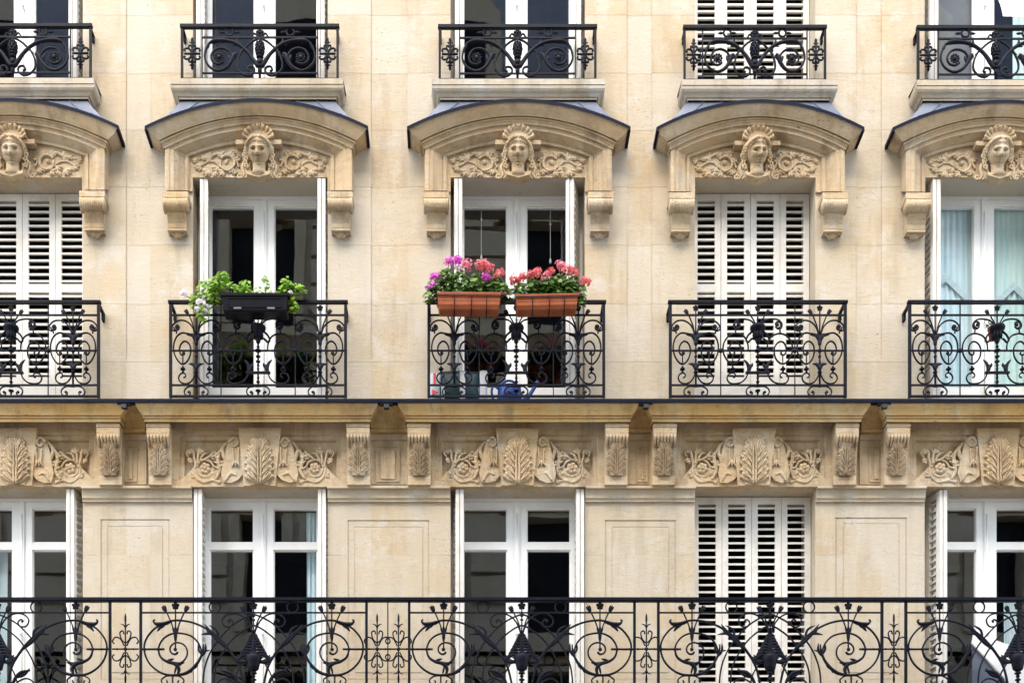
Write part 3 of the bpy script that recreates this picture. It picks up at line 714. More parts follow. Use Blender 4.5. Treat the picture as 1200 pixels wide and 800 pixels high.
def window(i,row):
    a,b=OPEN[i]; x0,x1=X(a),X(b)
    shut=(i==3 or (i==0 and row=='mid'))
    if row=='mid': z0,z1,d,gb=ZM_BOT,ZM_TOP,0.25,8.42
    elif row=='low': z0,z1,d,gb=ZL_BOT,ZL_TOP,0.19,ZL_BOT+0.5
    else: z0,z1,d,gb=ZT_BOT,ZT_TOP,0.25,ZT_BOT+0.02
    if shut: d=0.275
    mb=MB(); y0,y1=d,d+0.06; e=0.001
    jw,hd=0.045,0.030
    mb.box(x0+e,x0+jw,y0,y1+0.02,z0,z1-e); mb.box(x1-jw,x1-e,y0,y1+0.02,z0,z1-e); mb.box(x0+jw,x1-jw,y0,y1+0.02,z1-hd,z1-e)
    xm=(x0+x1)/2; st=0.072; yo=y0+0.012
    gl=[]
    for s in (() if shut else (-1,1)):
        xo=x0+jw+0.002 if s<0 else x1-jw-0.002
        xi=xm+s*0.022
        l,r=min(xo,xi),max(xo,xi)
        mb.box(l,l+st,yo,y1,z0,z1-hd-0.002); mb.box(r-st,r,yo,y1,z0,z1-hd-0.002)
        tr=0.058
        mb.box(l+st,r-st,yo+0.001,y1,z1-hd-tr,z1-hd-0.002)
        mb.box(l+st,r-st,yo+0.001,y1,z0,gb)
        bars=[]
        if row=='low': bars=[(Z(643.5,-0.2),Z(635,-0.2))]
        for q0,q1 in bars: mb.box(l+st,r-st,yo+0.001,y1,q0,q1)
        # glazing bead, a thin step round each pane
        zs=[gb]+[v for q in bars for v in q]+[z1-hd-tr]
        for q0,q1 in zip(zs[0::2],zs[1::2]):
            for bx in ((l+st,l+st+0.010,q0,q1),(r-st-0.010,r-st,q0,q1),(l+st+0.010,r-st-0.010,q0,q0+0.010),(l+st+0.010,r-st-0.010,q1-0.010,q1)):
                mb.box(bx[0],bx[1],yo+0.016,y1-0.001,bx[2],bx[3])
            gl.append((l+st+0.009,r-st-0.009,q0+0.009,q1-0.009))
        # panel moulding on the bottom rail
        if row!='top': mb.box(l+st+0.03,r-st-0.03,yo-0.006,yo+0.001,z0+0.06,gb-0.05)
    # meeting bead and shadow grooves
    if shut:
        o=B(mb,'window_frame',M['white']); room(x0,x1,z0,z1); return o
    mb.box(xm-0.021,xm+0.021,yo-0.014,y1,z0,z1-hd-0.002)
    mb.box(xm-0.030,xm+0.030,yo-0.004,y1-0.002,z0,z1-hd-0.003)
    wn=B(mb,'window',M['white'])
    g=MB()
    for l,r,q0,q1 in gl: 
        t=random.uniform(-0.002,0.002); g.quad((l,yo+0.028+t,q0),(r,yo+0.028-t,q0),(r,yo+0.028-t,q1),(l,yo+0.028+t,q1))
    g.build('pane',M['glass'],wn)
    if row!='top' or True:
        h=MB(); zc=z0+1.02
        h.tube([(xm,yo-0.015,zc-0.02),(xm,yo-0.035,zc),(xm,yo-0.035,zc)],0.008,8); h.ball((xm,yo-0.045,zc+0.002),(0.020,0.014,0.026)); h.tube([(xm-0.0,yo-0.017,z0+0.1),(xm,yo-0.017,z1-0.15)],0.006,6)
        h.build('handle',M['white'],wn)
    room(x0,x1,z0,z1)
    return wn
WIN={}
for row in ('top','mid','low'):
    for i in range(5): WIN[(i,row)]=window(i,row)

# ------------------------------------------------------------------ shutters
def leaf_mesh(name, wd, h, bottom, mid):
    mb=MB(); th=0.034; st=0.056
    mb.box(0,st,0,th,0,h); mb.box(wd-st,wd,0,th,0,h); mb.box(st,wd-st,0,th,h-0.065,h); mb.box(st,wd-st,0,th,0,bottom)
    zs=[(bottom,h-0.065)]
    if mid: mb.box(st,wd-st,0,th,mid-0.035,mid+0.04); zs=[(bottom,mid-0.035),(mid+0.04,h-0.065)]
    for z0,z1 in zs:
        n=max(1,round((z1-z0)/0.0655)); pt=(z1-z0)/n
        for j in range(n):
            zc=z0+pt*(j+0.5); j2=random.uniform(-0.002,0.002)
            # slat slopes down towards the street
            vs=[]
            for x in (st-0.003,wd-st+0.003):
                for yy,zz in ((0.001,-0.013),(0.001,0.005),(0.040,0.015),(0.040,-0.001)): vs.append((x,yy,zc+zz+j2))
            mb.add(vs,[(0,1,5,4),(1,2,6,5),(2,3,7,6),(3,0,4,7),(0,3,2,1),(4,5,6,7)])
    me=mb.build(name,M['shutter']); return me
SH={}
def leaf(kind,wd,h,bottom,mid):
    key=(kind,round(wd,3))
    if key not in SH:
        o=leaf_mesh('shutter',wd,h,bottom,mid); o.parent=bld; SH[key]=o; return o
    o=SH[key].copy(); COL.objects.link(o); o.parent=bld; return o
def place(o,x,y,z,rz=0):
    o.location=(x-bld.location.x,y,z); o.rotation_euler=(0,0,rz)
ROW={'top':(ZT_BOT+0.004,ZT_TOP-0.01,0.06,1.35),'mid':(ZM_BOT+0.004,ZM_TOP-0.008,0.455,1.30),'low':(ZL_BOT+0.004,ZL_TOP-0.008,0.45,None)}
def closed(i,row):
    z0,z1,bt,md=ROW[row]; a,b=X(OPEN[i][0])+0.004,X(OPEN[i][1])-0.004; wd=(b-a)/4
    y=0.205 if row!='low' else 0.150
    for k in range(4):
        o=leaf(row,wd-0.004,z1-z0,bt,md); place(o,a+wd*k+0.002,y,z0)
def opened(i,row,side,front,back):
    """two leaves folded together against the reveal; front and back give the offset from the reveal (m)"""
    z0,z1,bt,md=ROW[row]; wd=0.262 if row!='low' else 0.215
    dpt=0.012
    x=X(OPEN[i][0]) if side<0 else X(OPEN[i][1])
    yb=0.245 if row!='low' else 0.185
    for k,off in enumerate((0.0,0.040)):
        o=leaf(row,wd,z1-z0,bt,md)
        dx=(front-back)*(-side); ang=atan2(dx,wd)       # lean of the leaf away from the reveal
        # leaf local x runs from the hinge (back) to the street
        hx=x-side*(back+off); 
        if side<0: place(o,hx,yb,z0,-pi/2+ang)
        else: place(o,hx,yb,z0,-pi/2+ang)
        # local thickness direction after turning -90deg points to +x, so shift the right-hand pack
        if side>0: o.location.x-=0.034
for row in ('top','mid','low'): closed(3,row)
closed(0,'mid')
opened(0,'top',1,0.055,0.02); opened(0,'low',1,0.075,0.03); opened(0,'top',-1,0.06,0.03); opened(0,'low',-1,0.06,0.03)
opened(1,'top',-1,0.035,0.02); opened(1,'top',1,0.03,0.02)
opened(1,'mid',-1,0.07,0.03); opened(1,'mid',1,0.02,0.02)
opened(1,'low',-1,0.015,0.01); opened(1,'low',1,0.015,0.01)
opened(2,'top',-1,0.045,0.02); opened(2,'top',1,0.04,0.02)
opened(2,'mid',-1,0.035,0.02); opened(2,'mid',1,0.11,0.03)
opened(2,'low',-1,0.05,0.02); opened(2,'low',1,0.01,0.01)
opened(4,'top',-1,0.05,0.03); opened(4,'mid',-1,0.075,0.03); opened(4,'low',-1,0.14,0.07)
for r in ('top','mid','low'): opened(4,r,1,0.04,0.03)

# ------------------------------------------------------------------ lower balcony slab
mb=MB(); zs_=ZL_BOT
mb.exx([(0,zs_),(0.66,zs_),(0.66,zs_-0.05),(0.60,zs_-0.08),(0.54,zs_-0.16),(0.50,zs_-0.18),(0.0,zs_-0.18)],X(-160),X(1365))
for i in range(5):
    for s in (-1,1):
        xm=X(CX[i])+s*0.85
        mb.exx([(0,zs_-0.18),(0.48,zs_-0.18),(0.46,zs_-0.32),(0.22,zs_-0.42),(0.10,zs_-0.80),(0,zs_-0.85)],xm-0.12,xm+0.12)
B(mb,'balcony_slab',M['carved'])

# ------------------------------------------------------------------ iron railings
class Iron:
    """draws wrought iron from survey points; (x, y) in survey units mirrored about cx"""
    def __init__(s, cx, y0, unit): s.cx=cx; s.y0=y0; s.u=unit; s.mb=MB()
    def P(s,q,m=1,y=0.0): return ((q[0]-s.cx)*s.u*m, y, (s.y0-q[1])*s.u)
    def line(s,pts,r=0.0065,m=(1,-1),n=5,fy=1.0,sides=6,curve=True):
        c=cr(pts,n) if curve and len(pts)>2 else pts
        r=[q*1.25 for q in r] if hasattr(r,'__len__') else r*1.25
        for k in m: s.mb.tube([s.P(q,k) for q in c],r,sides,fy)
    def ball(s,q,r,m=(1,-1),rz=None):
        for k in m: s.mb.ball(s.P(q,k),(r,r*0.8,rz or r),10,6)
    def disc(s,q,r,h,m=(1,-1)):
        for k in m: s.mb.lathe([(r*0.3,-h),(r,-h*0.4),(r,h*0.4),(r*0.3,h)],s.P(q,k),12)
    def leaf(s,base,tip,wd,m=(1,-1),bend=0.0):
        bx,by=base; tx,ty=tip; L=sqrt((tx-bx)**2+(ty-by)**2); nx,ny=-(ty-by)/L,(tx-bx)/L
        c=cr([base,(bx+(tx-bx)*.5+nx*bend*L,by+(ty-by)*.5+ny*bend*L),tip],5)
        for k in m: s.mb.tube([s.P(q,k) for q in c],[wd*0.45,wd,wd*0.9,wd*0.15],6,0.45)
    def flower(s,q,r,m=(1,-1)):
        r*=1.45
        for k in m:
            c=s.P(q,k)
            for j in range(5):
                a=2*pi*j/5+pi/2; s.mb.ball((c[0]+cos(a)*r*0.62,c[1],c[2]+sin(a)*r*0.62),(r*0.45,r*0.3,r*0.45),8,5)
            s.mb.ball(c,(r*0.45,r*0.5,r*0.45),8,5)
    def bud(s,q,d,r,m=(1,-1)):
        r*=1.75
        L=sqrt(d[0]**2+d[1]**2); dx,dy=d[0]/L,d[1]/L; k=r/s.u
        for a in (-0.6,0,0.6):
            e=(q[0]+(dx*cos(a)-dy*sin(a))*k*0.9,q[1]+(dx*sin(a)+dy*cos(a))*k*0.9)
            s.leaf((q[0]-dx*k*1.1,q[1]-dy*k*1.1),e,r*0.42,m)
    def bar(s,x0,x1,y0,y1,t=0.010,m=(1,)):
        for k in m:
            a,b=s.P((x0,y0),k),s.P((x1,y1),k); s.mb.box(a[0],b[0],-t,t,a[2],b[2])

def sp(cx,cy,r0,r1,a0,a1,n=22,sx=1,sy=1):             # spiral in survey axes (y down), degrees
    return [(cx+sx*(r0+(r1-r0)*i/n)*cos(radians(a0+(a1-a0)*i/n)), cy+sy*(r0+(r1-r0)*i/n)*sin(radians(a0+(a1-a0)*i/n))) for i in range(n+1)]

def side_motif(I,c,m):
    def q(*pts): return [(c+x,y) for x,y in pts]
    for s in (-1,1):
        def t(*pts): return [(c+s*x,y) for x,y in pts]
        I.line(t((5,262),(18,205),(43,140)),0.0055,m); I.bud((c+s*62,112),(s*0.8,-1),0.016,m)
        I.line(t((6,262),(28,205),(70,172),(118,172),(150,200),(152,228),(132,236),(118,222)),0.006,m)
        I.line([(c+s*(123+x*0.9),212+y) for x,y in [(a-123,b-212) for a,b in sp(123,212,22,6,0,430,16)]],0.0065,m); I.ball((c+s*123,212),0.013,m)
        I.line(t((128,232),(125,252)),0.006,m)
        # big oval volute
        I.line(t((30,258),(60,252),(95,250),(128,278),(144,330),(138,385),(112,432),(84,448),(54,425),(36,380),(38,335),(56,308),(78,303),(98,322),(106,350),(102,378),(88,390),(74,380),(80,370)),0.0065,m)
        I.line(t((85,388),(85,448)),0.005,m); I.ball((c+s*83,376),0.012,m)
        I.disc((c+s*85,480),0.024,0.012,m); I.ball((c+s*85,466),0.011,m); I.ball((c+s*85,494),0.010,m)
        I.line(t((85,498),(68,514),(70,530),(82,534)),0.0055,m); I.line(t((80,503),(100,510),(112,535),(100,562),(70,573),(36,562),(12,528),(4,500)),0.006,m)
        # leaves of the vase
        I.leaf((c+s*8,300),(c+s*62,262),0.016,m,-0.28*s); I.leaf((c+s*4,300),(c+s*36,252),0.018,m,-0.2*s)
        I.leaf((c+s*6,480),(c+s*48,446),0.015,m,-0.28*s); I.leaf((c+s*4,480),(c+s*26,440),0.016,m,-0.2*s)
        # small C scrolls at the foot
        I.line(t((0,592),(40,590),(66,604),(76,624),(68,644),(48,648),(36,634),(44,622),(54,628)),0.0055,m)
        I.ball((c+s*47,630),0.009,m)
    I.line(q((0,262),(0,95)),0.0055,m,curve=False); I.flower((c,90),0.019,m)
    I.line(q((0,590),(0,262)),0.0075,m,curve=False)
    I.leaf((c,330),(c,250),0.022,m); I.ball((c,315),0.018,m,0.026); I.ball((c,362),0.021,m); I.disc((c,400),0.015,0.010,m); I.ball((c,420),0.010,m)
    I.leaf((c,495),(c,430),0.022,m); I.ball((c,470),0.018,m,0.03); I.disc((c,500),0.021,0.008,m); I.ball((c,585),0.012,m)
    I.ball((c-143,362),0.013,m); I.ball((c+150,362),0.013,m)

def mid_railing():
    u=1/(5.4545*125)*(1-0.2/D); C=590.0; Y=662.0
    root=empty('balcony_railing',(0,0,0))
    I=Iron(C,Y,u); I.bar(16,1164,60,46,0.022); 
    for s in (-1,1):                                                  # returns of the handrail to the wall
        x=(557)*u*s; z=(Y-56)*u; I.mb.box(x-0.012,x+0.012,0.0,0.205,z-0.014,z+0.010); I.mb.box(x-0.011,x+0.011,0.15,0.20,z-0.07,z-0.014)
    I.mb.build('handrail',M['iron'],root)
    for s in (1,-1):
        I=Iron(C,Y,u); I.bar(22,40,60,662,0.013,(s,)); I.mb.build('post',M['iron'],root)
    for y,h in ((135,9),(362,8),(582,9),(654,14)):
        I=Iron(C,Y,u); I.bar(40,1140,y+h/2,y-h/2,0.008); I.mb.build('rail',M['iron'],root)
    for s in (1,-1):
        I=Iron(C,Y,u); I.bar(350,356,60,654,0.006,(s,)); I.ball((353,362),0.022,(s,)); I.mb.build('baluster',M['iron'],root)
    for m in (1,-1):
        I=Iron(C,Y,u); side_motif(I,194,(m,)); I.mb.build('scroll_panel',M['iron'],root)
    I=Iron(C,Y,u)
    I.line([(590,215),(590,95)],0.0055,(1,),curve=False); I.flower((590,90),0.019,(1,))
    I.line([(583,215),(570,180),(548,142)],0.0055); I.bud((525,114),(-0.8,-1),0.016)
    I.line([(578,212),(548,172),(500,160),(458,166),(436,192),(440,218),(462,222),(478,206)],0.006); I.line(sp(463,194,24,6,90,520,16),0.0065); I.ball((463,194),0.013); I.line([(450,222),(446,255)],0.006)
    # urn
    c=I.P((590,262)); k=u
    I.mb.lathe([(0.010,-56*k),(0.022,-44*k),(0.020,-36*k),(0.034,-20*k),(0.044,8*k),(0.050,24*k),(0.068,34*k),(0.072,46*k),(0.068,54*k),(0.03,56*k)],c,16)
    for j in range(10):
        a=2*pi*j/10; I.mb.ball((c[0]+cos(a)*0.040,c[1]+sin(a)*0.040,c[2]-4*k),(0.010,0.010,0.035),6,5)
    I.line([(555,240),(530,262),(516,292),(528,308),(545,292),(556,284)],0.008)
    # volutes
    I.line([(520,296),(500,270),(470,256),(437,254),(400,272),(372,318),(370,372),(392,420),(424,446),(456,436),(480,400),(484,350),(466,315),(438,304),(416,322),(408,352),(414,380),(430,390),(442,380),(438,370)],0.0065)
    I.line([(520,300),(528,330),(528,362)],0.006)
    I.line([(430,388),(430,448)],0.005); I.disc((429,480),0.024,0.012); I.ball((429,466),0.011); I.ball((429,494),0.010)
    I.line([(429,498),(446,514),(444,530),(432,534)],0.0055); I.line([(434,503),(408,510),(394,535),(404,562),(432,573),(480,566),(512,540),(526,508)],0.006)
    for b,e in (((528,500),(538,448)),((530,490),(500,418)),((536,470),(556,440)),((526,500),(516,440))): I.leaf(b,e,0.016,bend=0.15)
    I.bar(512,668,508,497,0.014)
    I.line([(590,590),(590,300)],0.0075,(1,),curve=False)
    for y,r,h in ((362,0.03,0.014),(338,0.016,0.008),(400,0.022,0.010),(432,0.022,0.010),(456,0.014,0.008),(535,0.012,0.012),(562,0.017,0.010),(478,0.013,0.008)): I.disc((590,y),r,h,(1,))
    for x in (500,540,640,680): I.ball((x,362),0.012,(1,))
    I.line([(590,592),(548,590),(524,604),(516,624),(526,644),(546,648),(556,634),(546,622),(538,630)],0.0055); I.ball((545,632),0.009)
    I.disc((590,618),0.024,0.012,(1,)); I.leaf((590,618),(590,648),0.012,(1,))
    I.mb.build('scroll_panel',M['iron'],root)
    return root

def top_railing(kw=1.0):
    u=1/(4*125)*(1-0.13/D); C=628.0; Y=372.0
    root=empty('balcony_railing',(0,0,0))
    class IX(Iron):
        def P(s,q,m=1,y=0.0): return ((q[0]-s.cx)*s.u*m*kw, y, (s.y0-q[1])*s.u)
        def line(s,pts,r=0.0065,m=(1,-1),n=5,fy=1.0,sides=6,curve=True):
            Iron.line(s,pts,[k_*1.3 for k_ in r] if hasattr(r,'__len__') else r*1.3,m,n,fy,sides,curve)
        def leaf(s,base,tip,wd,m=(1,-1),bend=0.0): Iron.leaf(s,base,tip,wd*1.35,m,bend)
    I=IX(C,Y,u); I.bar(255,1001,104,90,0.020)
    for s in (-1,1):
        x=362*u*s*kw; z=(Y-100)*u; I.mb.box(x-0.011,x+0.011,0.0,0.13,z-0.012,z+0.008); I.mb.box(x-0.010,x+0.010,0.09,0.128,z-0.06,z-0.012)
    I.mb.build('handrail',M['iron'],root)
    for s in (1,-1):
        I=IX(C,Y,u); I.bar(258,269,104,372,0.012,(s,)); I.mb.build('post',M['iron'],root)
    for y,h,x0,x1 in ((148,7,357,899),(315,6,357,899),(343,9,268,988)):
        I=IX(C,Y,u); I.bar(x0,x1,y+h/2,y-h/2,0.007); I.mb.build('rail',M['iron'],root)
    for s in (1,-1):
        I=IX(C,Y,u); I.bar(354,360,104,343,0.006,(s,)); I.mb.build('baluster',M['iron'],root)
    for m in (1,-1):
        I=IX(C,Y,u); mm=(m,); fleuron(I,311,224,70,38,mm); I.mb.build('fleuron',M['iron'],root)
    I=IX(C,Y,u)
    I.line(sp(485,122,18,18,0,360,20),0.006); I.leaf((466,122),(436,124),0.010); I.leaf((504,122),(534,124),0.010)
    I.line([(618,282),(600,255),(575,220),(530,182),(480,164),(420,163),(388,176)],[0.013,0.012,0.010,0.010,0.010,0.013,0.004])
    I.leaf((545,192),(520,146),0.012,bend=-0.2); I.leaf((545,196),(500,186),0.010,bend=0.2)
    I.line([(394,170),(376,205),(370,245),(390,283),(430,303),(470,290),(496,258),(506,232),(520,222)],[0.007,0.0065,0.0065,0.007,0.010,0.013,0.008])
    I.leaf((497,262),(480,228),0.014); I.leaf((500,250),(526,226),0.012); I.leaf((390,180),(374,206),0.012)
    I.line([(500,240),(484,212),(452,198),(418,206),(400,236),(410,264),(436,272),(458,260)],0.0065)
    for k_ in (1,-1):
        c_=I.P((436,240),k_)
        for j in range(10): I.mb.ball((c_[0]+cos(j*.628)*0.036,c_[1],c_[2]+sin(j*.628)*0.036),(0.012,0.008,0.012),6,4)
        I.mb.ball(c_,(0.026,0.018,0.026),10,6)
    I.line([(548,204),(526,250),(524,292),(548,320),(580,326),(602,308),(598,288),(578,284),(570,300),(582,306)],0.0065)
    I.line([(532,225),(560,196),(592,168),(628,150)],0.006); I.line([(588,148),(600,130),(612,136),(628,150)],0.0055); I.line([(612,150),(650,160),(690,190)],0.005,(1,-1))
    I.flower((628,126),0.026,(1,)); I.leaf((628,150),(628,110),0.010,(1,))
    c=I.P((628,200)); I.mb.ball(c,(0.040,0.032,0.072),14,10)
    for r_ in range(5):
        for j in range(8):
            a=2*pi*(j+0.5*(r_%2))/8; zz=-0.05+0.025*r_; rr=0.040*sqrt(max(0.05,1-(zz/0.075)**2)); I.mb.ball((c[0]+cos(a)*rr,c[1]+sin(a)*rr*0.8,c[2]+zz),(0.011,0.011,0.014),6,4)
    I.disc((628,240),0.034,0.012,(1,)); I.ball((628,262),0.034,(1,),0.036); I.disc((628,284),0.03,0.012,(1,)); I.ball((628,302),0.022,(1,),0.03); I.line([(628,150),(628,343)],0.008,(1,),curve=False)
    for a in (-1,1): I.leaf((628,262),(628+a*38,246),0.012,(1,),0.2*a)
    I.mb.build('scroll_panel',M['iron'],root)
    return root

def fleuron(I,cx,cy,h,w,m,th=0.0058):
    """spear-headed cross of C scrolls"""
    I.line([(cx,cy-h),(cx,cy+h)],th,m,curve=False); I.line([(cx-w,cy),(cx+w,cy)],th,m,curve=False)
    for s in (-1,1):
        I.leaf((cx,cy+s*h*0.78),(cx,cy+s*h*1.10),th*1.9,m)
        for t in (-1,1):
            I.leaf((cx,cy+s*h*0.62),(cx+t*w*0.38,cy+s*h*0.78),th*1.2,m,0.2*s*t)
            I.line([(cx,cy+s*h*0.18),(cx+t*w*0.30,cy+s*h*0.30),(cx+t*w*0.42,cy+s*h*0.50),(cx+t*w*0.20,cy+s*h*0.56),(cx+t*w*0.12,cy+s*h*0.46)],th*0.9,m)
            I.line([(cx+t*w*0.10,cy+s*h*0.10),(cx+t*w*0.40,cy+s*h*0.32),(cx+t*w*0.78,cy+s*h*0.36),(cx+t*w*0.98,cy+s*h*0.24),(cx+t*w*0.84,cy+s*h*0.16)],th*0.9,m)
        I.ball((cx+s*w*0.62,cy),th*1.8,m); I.ball((cx+s*w*0.28,cy),th*1.5,m)
        I.ball((cx,cy+s*h*0.7),th*1.8,m)
    I.ball((cx,cy),th*3.0,m)

P_LOW=0.52
ZR_TOP=Z(700.5,P_LOW)                                                  # top of the long handrail
def low_railing():
    u=1/(4.138*125)*(1-P_LOW/D); C=590.0
    Y=35.0+(ZR_TOP-ZL_BOT)/u                                            # survey y of the balcony floor
    root=empty('balcony_railing',(X(606,P_LOW),-P_LOW,ZL_BOT),'long black iron balustrade of big spiral scrolls running right across the lowest balcony','railing')
    ox=root.location.x
    YB=Y-0.10/u                                                        # bottom rail
    mb=MB(); zt=ZR_TOP-ZL_BOT
    xa,xb=X(-140,P_LOW)-ox,X(1345,P_LOW)-ox
    mb.box(xa,xb,-0.028,0.028,zt-0.026,zt); mb.box(xa,xb,-0.018,0.018,zt-0.034,zt-0.025)
    mb.build('handrail',M['iron'],root)
    posts=[-135,129,165,429.5,479.5,743.5,771.5,1033.5,1061.5,1324]
    for p in posts:
        x=X(p,P_LOW)-ox; mb=MB(); mb.box(x-0.0115,x+0.0115,-0.012,0.012,0,zt-0.034); mb.build('post',M['iron'],root)
    bays=[(posts[k],posts[k+1]) for k in range(0,10,2)]
    for a,b in bays:
        xa,xb=X(a,P_LOW)-ox+0.0115,X(b,P_LOW)-ox-0.0115
        mb=MB(); zz=(Y-105)*u; mb.box(xa,xb,-0.007,0.007,zz-0.006,zz+0.006); mb.build('rail',M['iron'],root)
    mb=MB(); mb.box(X(-140,P_LOW)-ox,X(1345,P_LOW)-ox,-0.0085,0.0085,0.085,0.105); mb.build('rail',M['iron'],root)
    # one bay of scrollwork
    def scroll_side(m):
        I=Iron(C,Y,u); m=(m,); c=211
        I.line([(c,205),(c,72)],0.0055,m,curve=False); I.flower((c,72),0.024,m)
        for s in (-1,1): I.line([(c+s*4,200),(c+s*22,150),(c+s*42,105)],0.0055,m); I.bud((c+s*54,84),(s*0.5,-1),0.019,m)
        I.leaf((c,245),(c,165),0.019,m); I.leaf((c,215),(c-16,175),0.012,m); I.leaf((c,215),(c+16,175),0.012,m); I.line([(c,282),(c,240)],0.006,m,curve=False)
        # outer arm and circle
        I.line([(552,600),(548,500),(530,400),(505,335),(450,258),(385,198),(300,155),(212,142),(150,158),(118,160),(104,146),(112,138)],[0.0085,0.0085,0.009,0.010,0.0085,0.0075,0.008,0.015,0.008,0.005],m)
        I.leaf((195,146),(112,158),0.016,m,-0.1); I.leaf((150,160),(122,196),0.015,m); I.leaf((165,158),(140,182),0.010,m)
        I.line([(168,150),(110,182),(68,235),(60,290),(84,350),(140,396),(205,408),(270,394),(318,348),(342,295),(346,258)],[0.0075,0.0075,0.0075,0.0075,0.009,0.013,0.009,0.005],m)
        I.leaf((335,320),(356,252),0.014,m,0.15); I.leaf((338,310),(326,250),0.012,m,-0.15); I.leaf((342,295),(378,286),0.009,m); I.leaf((318,350),(296,380),0.018,m); I.leaf((290,382),(262,398),0.012,m)
        I.ball((285,388),0.016,m)
        # inner ring
        I.line([(340,300),(322,252),(282,216),(212,204),(158,226),(130,272),(138,318),(170,342),(206,352),(228,376),(222,404)],[0.007,0.007,0.007,0.007,0.010,0.015,0.009],m)
        I.leaf((190,345),(256,346),0.017,m,0.1); I.leaf((170,338),(205,328),0.013,m); I.leaf((206,352),(240,360),0.012,m); I.leaf((222,366),(228,404),0.013,m); I.leaf((214,366),(206,404),0.011,m)
        I.line(sp(214,290,70,8,110,-320,30,1.0,0.95),[0.0065,0.0065,0.0065,0.009],m); I.ball((210,283),0.017,m)
        I.line([(40,282),(158,282)],0.0075,m,curve=False)
        for x,r in ((62,0.015),(84,0.011),(128,0.016),(140,0.012),(104,0.009)): I.ball((x,282),r,m)
        for s in (-1,1): I.line([(c-14,410),(c-14+s*30,412),(c-14+s*54,430),(c-14+s*46,452),(c-14+s*26,446),(c-14+s*30,432)],0.006,m)
        # lower half: answering scroll below the circle
        I.line([(c-14,414),(c-14,YB)],0.007,m,curve=False)
        I.line([(95,YB),(70,YB-60),(90,YB-110),(150,YB-120),(180,YB-80),(160,YB-48),(130,YB-60)],0.007,m)
        I.line([(300,YB),(330,YB-60),(310,YB-115),(250,YB-120),(222,YB-80),(244,YB-48),(272,YB-60)],0.007,m)
        # leaf sheath on the arm
        I.leaf((470,285),(352,160),0.020,m,-0.04); I.leaf((420,232),(334,212),0.015,m,0.18); I.leaf((420,230),(372,166),0.013,m,0.2); I.leaf((400,215),(360,190),0.02,m)
        return I
    def scroll_centre():
        I=Iron(C,Y,u)
        I.line(sp(402,78,27,27,0,360,20),0.006)
        I.line([(590,112),(540,132),(480,172),(400,262),(356,360),(344,460),(350,YB)],0.0065)
        I.line([(590,166),(550,184),(480,242),(418,340),(398,430),(402,YB)],0.0065)
        I.line([(588,215),(570,165),(545,130),(505,110),(462,114),(438,140),(450,170),(478,172),(490,152),(476,138),(464,146)],0.006); I.ball((470,148),0.012)
        I.line([(590,210),(590,70)],0.0055,(1,),curve=False); I.flower((590,72),0.024,(1,)); I.line([(586,205),(572,150),(552,108)],0.0055); I.bud((538,86),(-0.5,-1),0.019)
        # palmette
        for j in range(8):
            y=216+j*13; wv=16+j*8.5
            I.line([(590,y+10),(590-wv*0.55,y-4+j),(590-wv,y+10+j*2.2),(590-wv*1.02,y+20+j*2.4)],[0.006,0.012,0.010,0.003])
            I.leaf((590,y+26),(590-wv*0.72,y+14+j*2),0.011,(1,-1),-0.2)
        for y in (120,140): I.disc((590,y),0.016,0.010,(1,))
        I.leaf((590,320),(590,196),0.030,(1,))
        c=I.P((590,345)); I.mb.lathe([(0.020,-0.085),(0.046,-0.065),(0.054,-0.03),(0.062,0.01),(0.078,0.05),(0.06,0.065),(0.02,0.10)],c,16,0.7)
        I.leaf((566,338),(500,316),0.022,(1,-1),-0.25); I.leaf((560,348),(510,308),0.020,(1,-1),-0.15)
        I.line(sp(520,346,12,5,0,330,14),0.006); I.line([(534,356),(508,400),(490,460)],0.006)
        for y,r in ((398,0.030),(412,0.018),(430,0.026),(446,0.016)): I.disc((590,y),r,0.012,(1,))
        I.line([(590,400),(590,YB)],0.010,(1,),curve=False)
        # lower leaf curls
        I.line([(520,470),(505,425),(475,395),(430,385)],[0.010,0.012,0.014,0.005]); I.leaf((500,420),(432,374),0.018,bend=-0.1)
        I.line([(520,480),(490,440),(450,424),(418,440),(412,470),(436,490),(462,476)],0.0065)
        I.line([(560,YB),(520,YB-60),(480,YB-40),(470,YB-80),(500,YB-100)],0.007)
        return I
    first=None
    for n,(a,b) in enumerate(bays):
        dx=X((a+b)/2,P_LOW)-ox
        if n==0:
            objs=[scroll_side(1).mb.build('scroll_panel',M['iron'],root),scroll_side(-1).mb.build('scroll_panel',M['iron'],root),scroll_centre().mb.build('palmette_panel',M['iron'],root)]
            first=objs
        else:
            objs=[]
            for o in first: c=o.copy(); COL.objects.link(c); c.parent=root; objs.append(c)
        for o in objs: o.location=(dx,0,0)
    # fleurons in the narrow panels
    fz=(Z(760,P_LOW)-ZL_BOT)
    fo=None
    for p in (147,442,467,757.5,1047.5):
        if fo is None:
            I=Iron(0,0,1/125*(1-P_LOW/D)); fleuron(I,0,0,38,15.5,(1,)); fo=I.mb.build('fleuron',M['iron'],root); o=fo
        else: o=fo.copy(); COL.objects.link(o); o.parent=root
        o.location=(X(p,P_LOW)-ox,0,fz)
    x=X(454.5,P_LOW)-ox; mb=MB(); mb.box(x-0.005,x+0.005,-0.006,0.006,0.1,zt-0.034); mb.build('baluster',M['iron'],root)
    return root
low_railing()
MIDC=[13.0,302.5,605,888,1168.5]
PM=0.20
mr=mid_railing()
MIDL=['black scrolled iron railing before the closed shutters at the left edge of the middle floor',
      'black scrolled iron railing with the black flower box hung on it',
      'black scrolled iron railing carrying the two orange flower boxes',
      'black scrolled iron railing before fully closed shutters, its whole width in view',
      'black scrolled iron railing before the window with pale blue curtains']
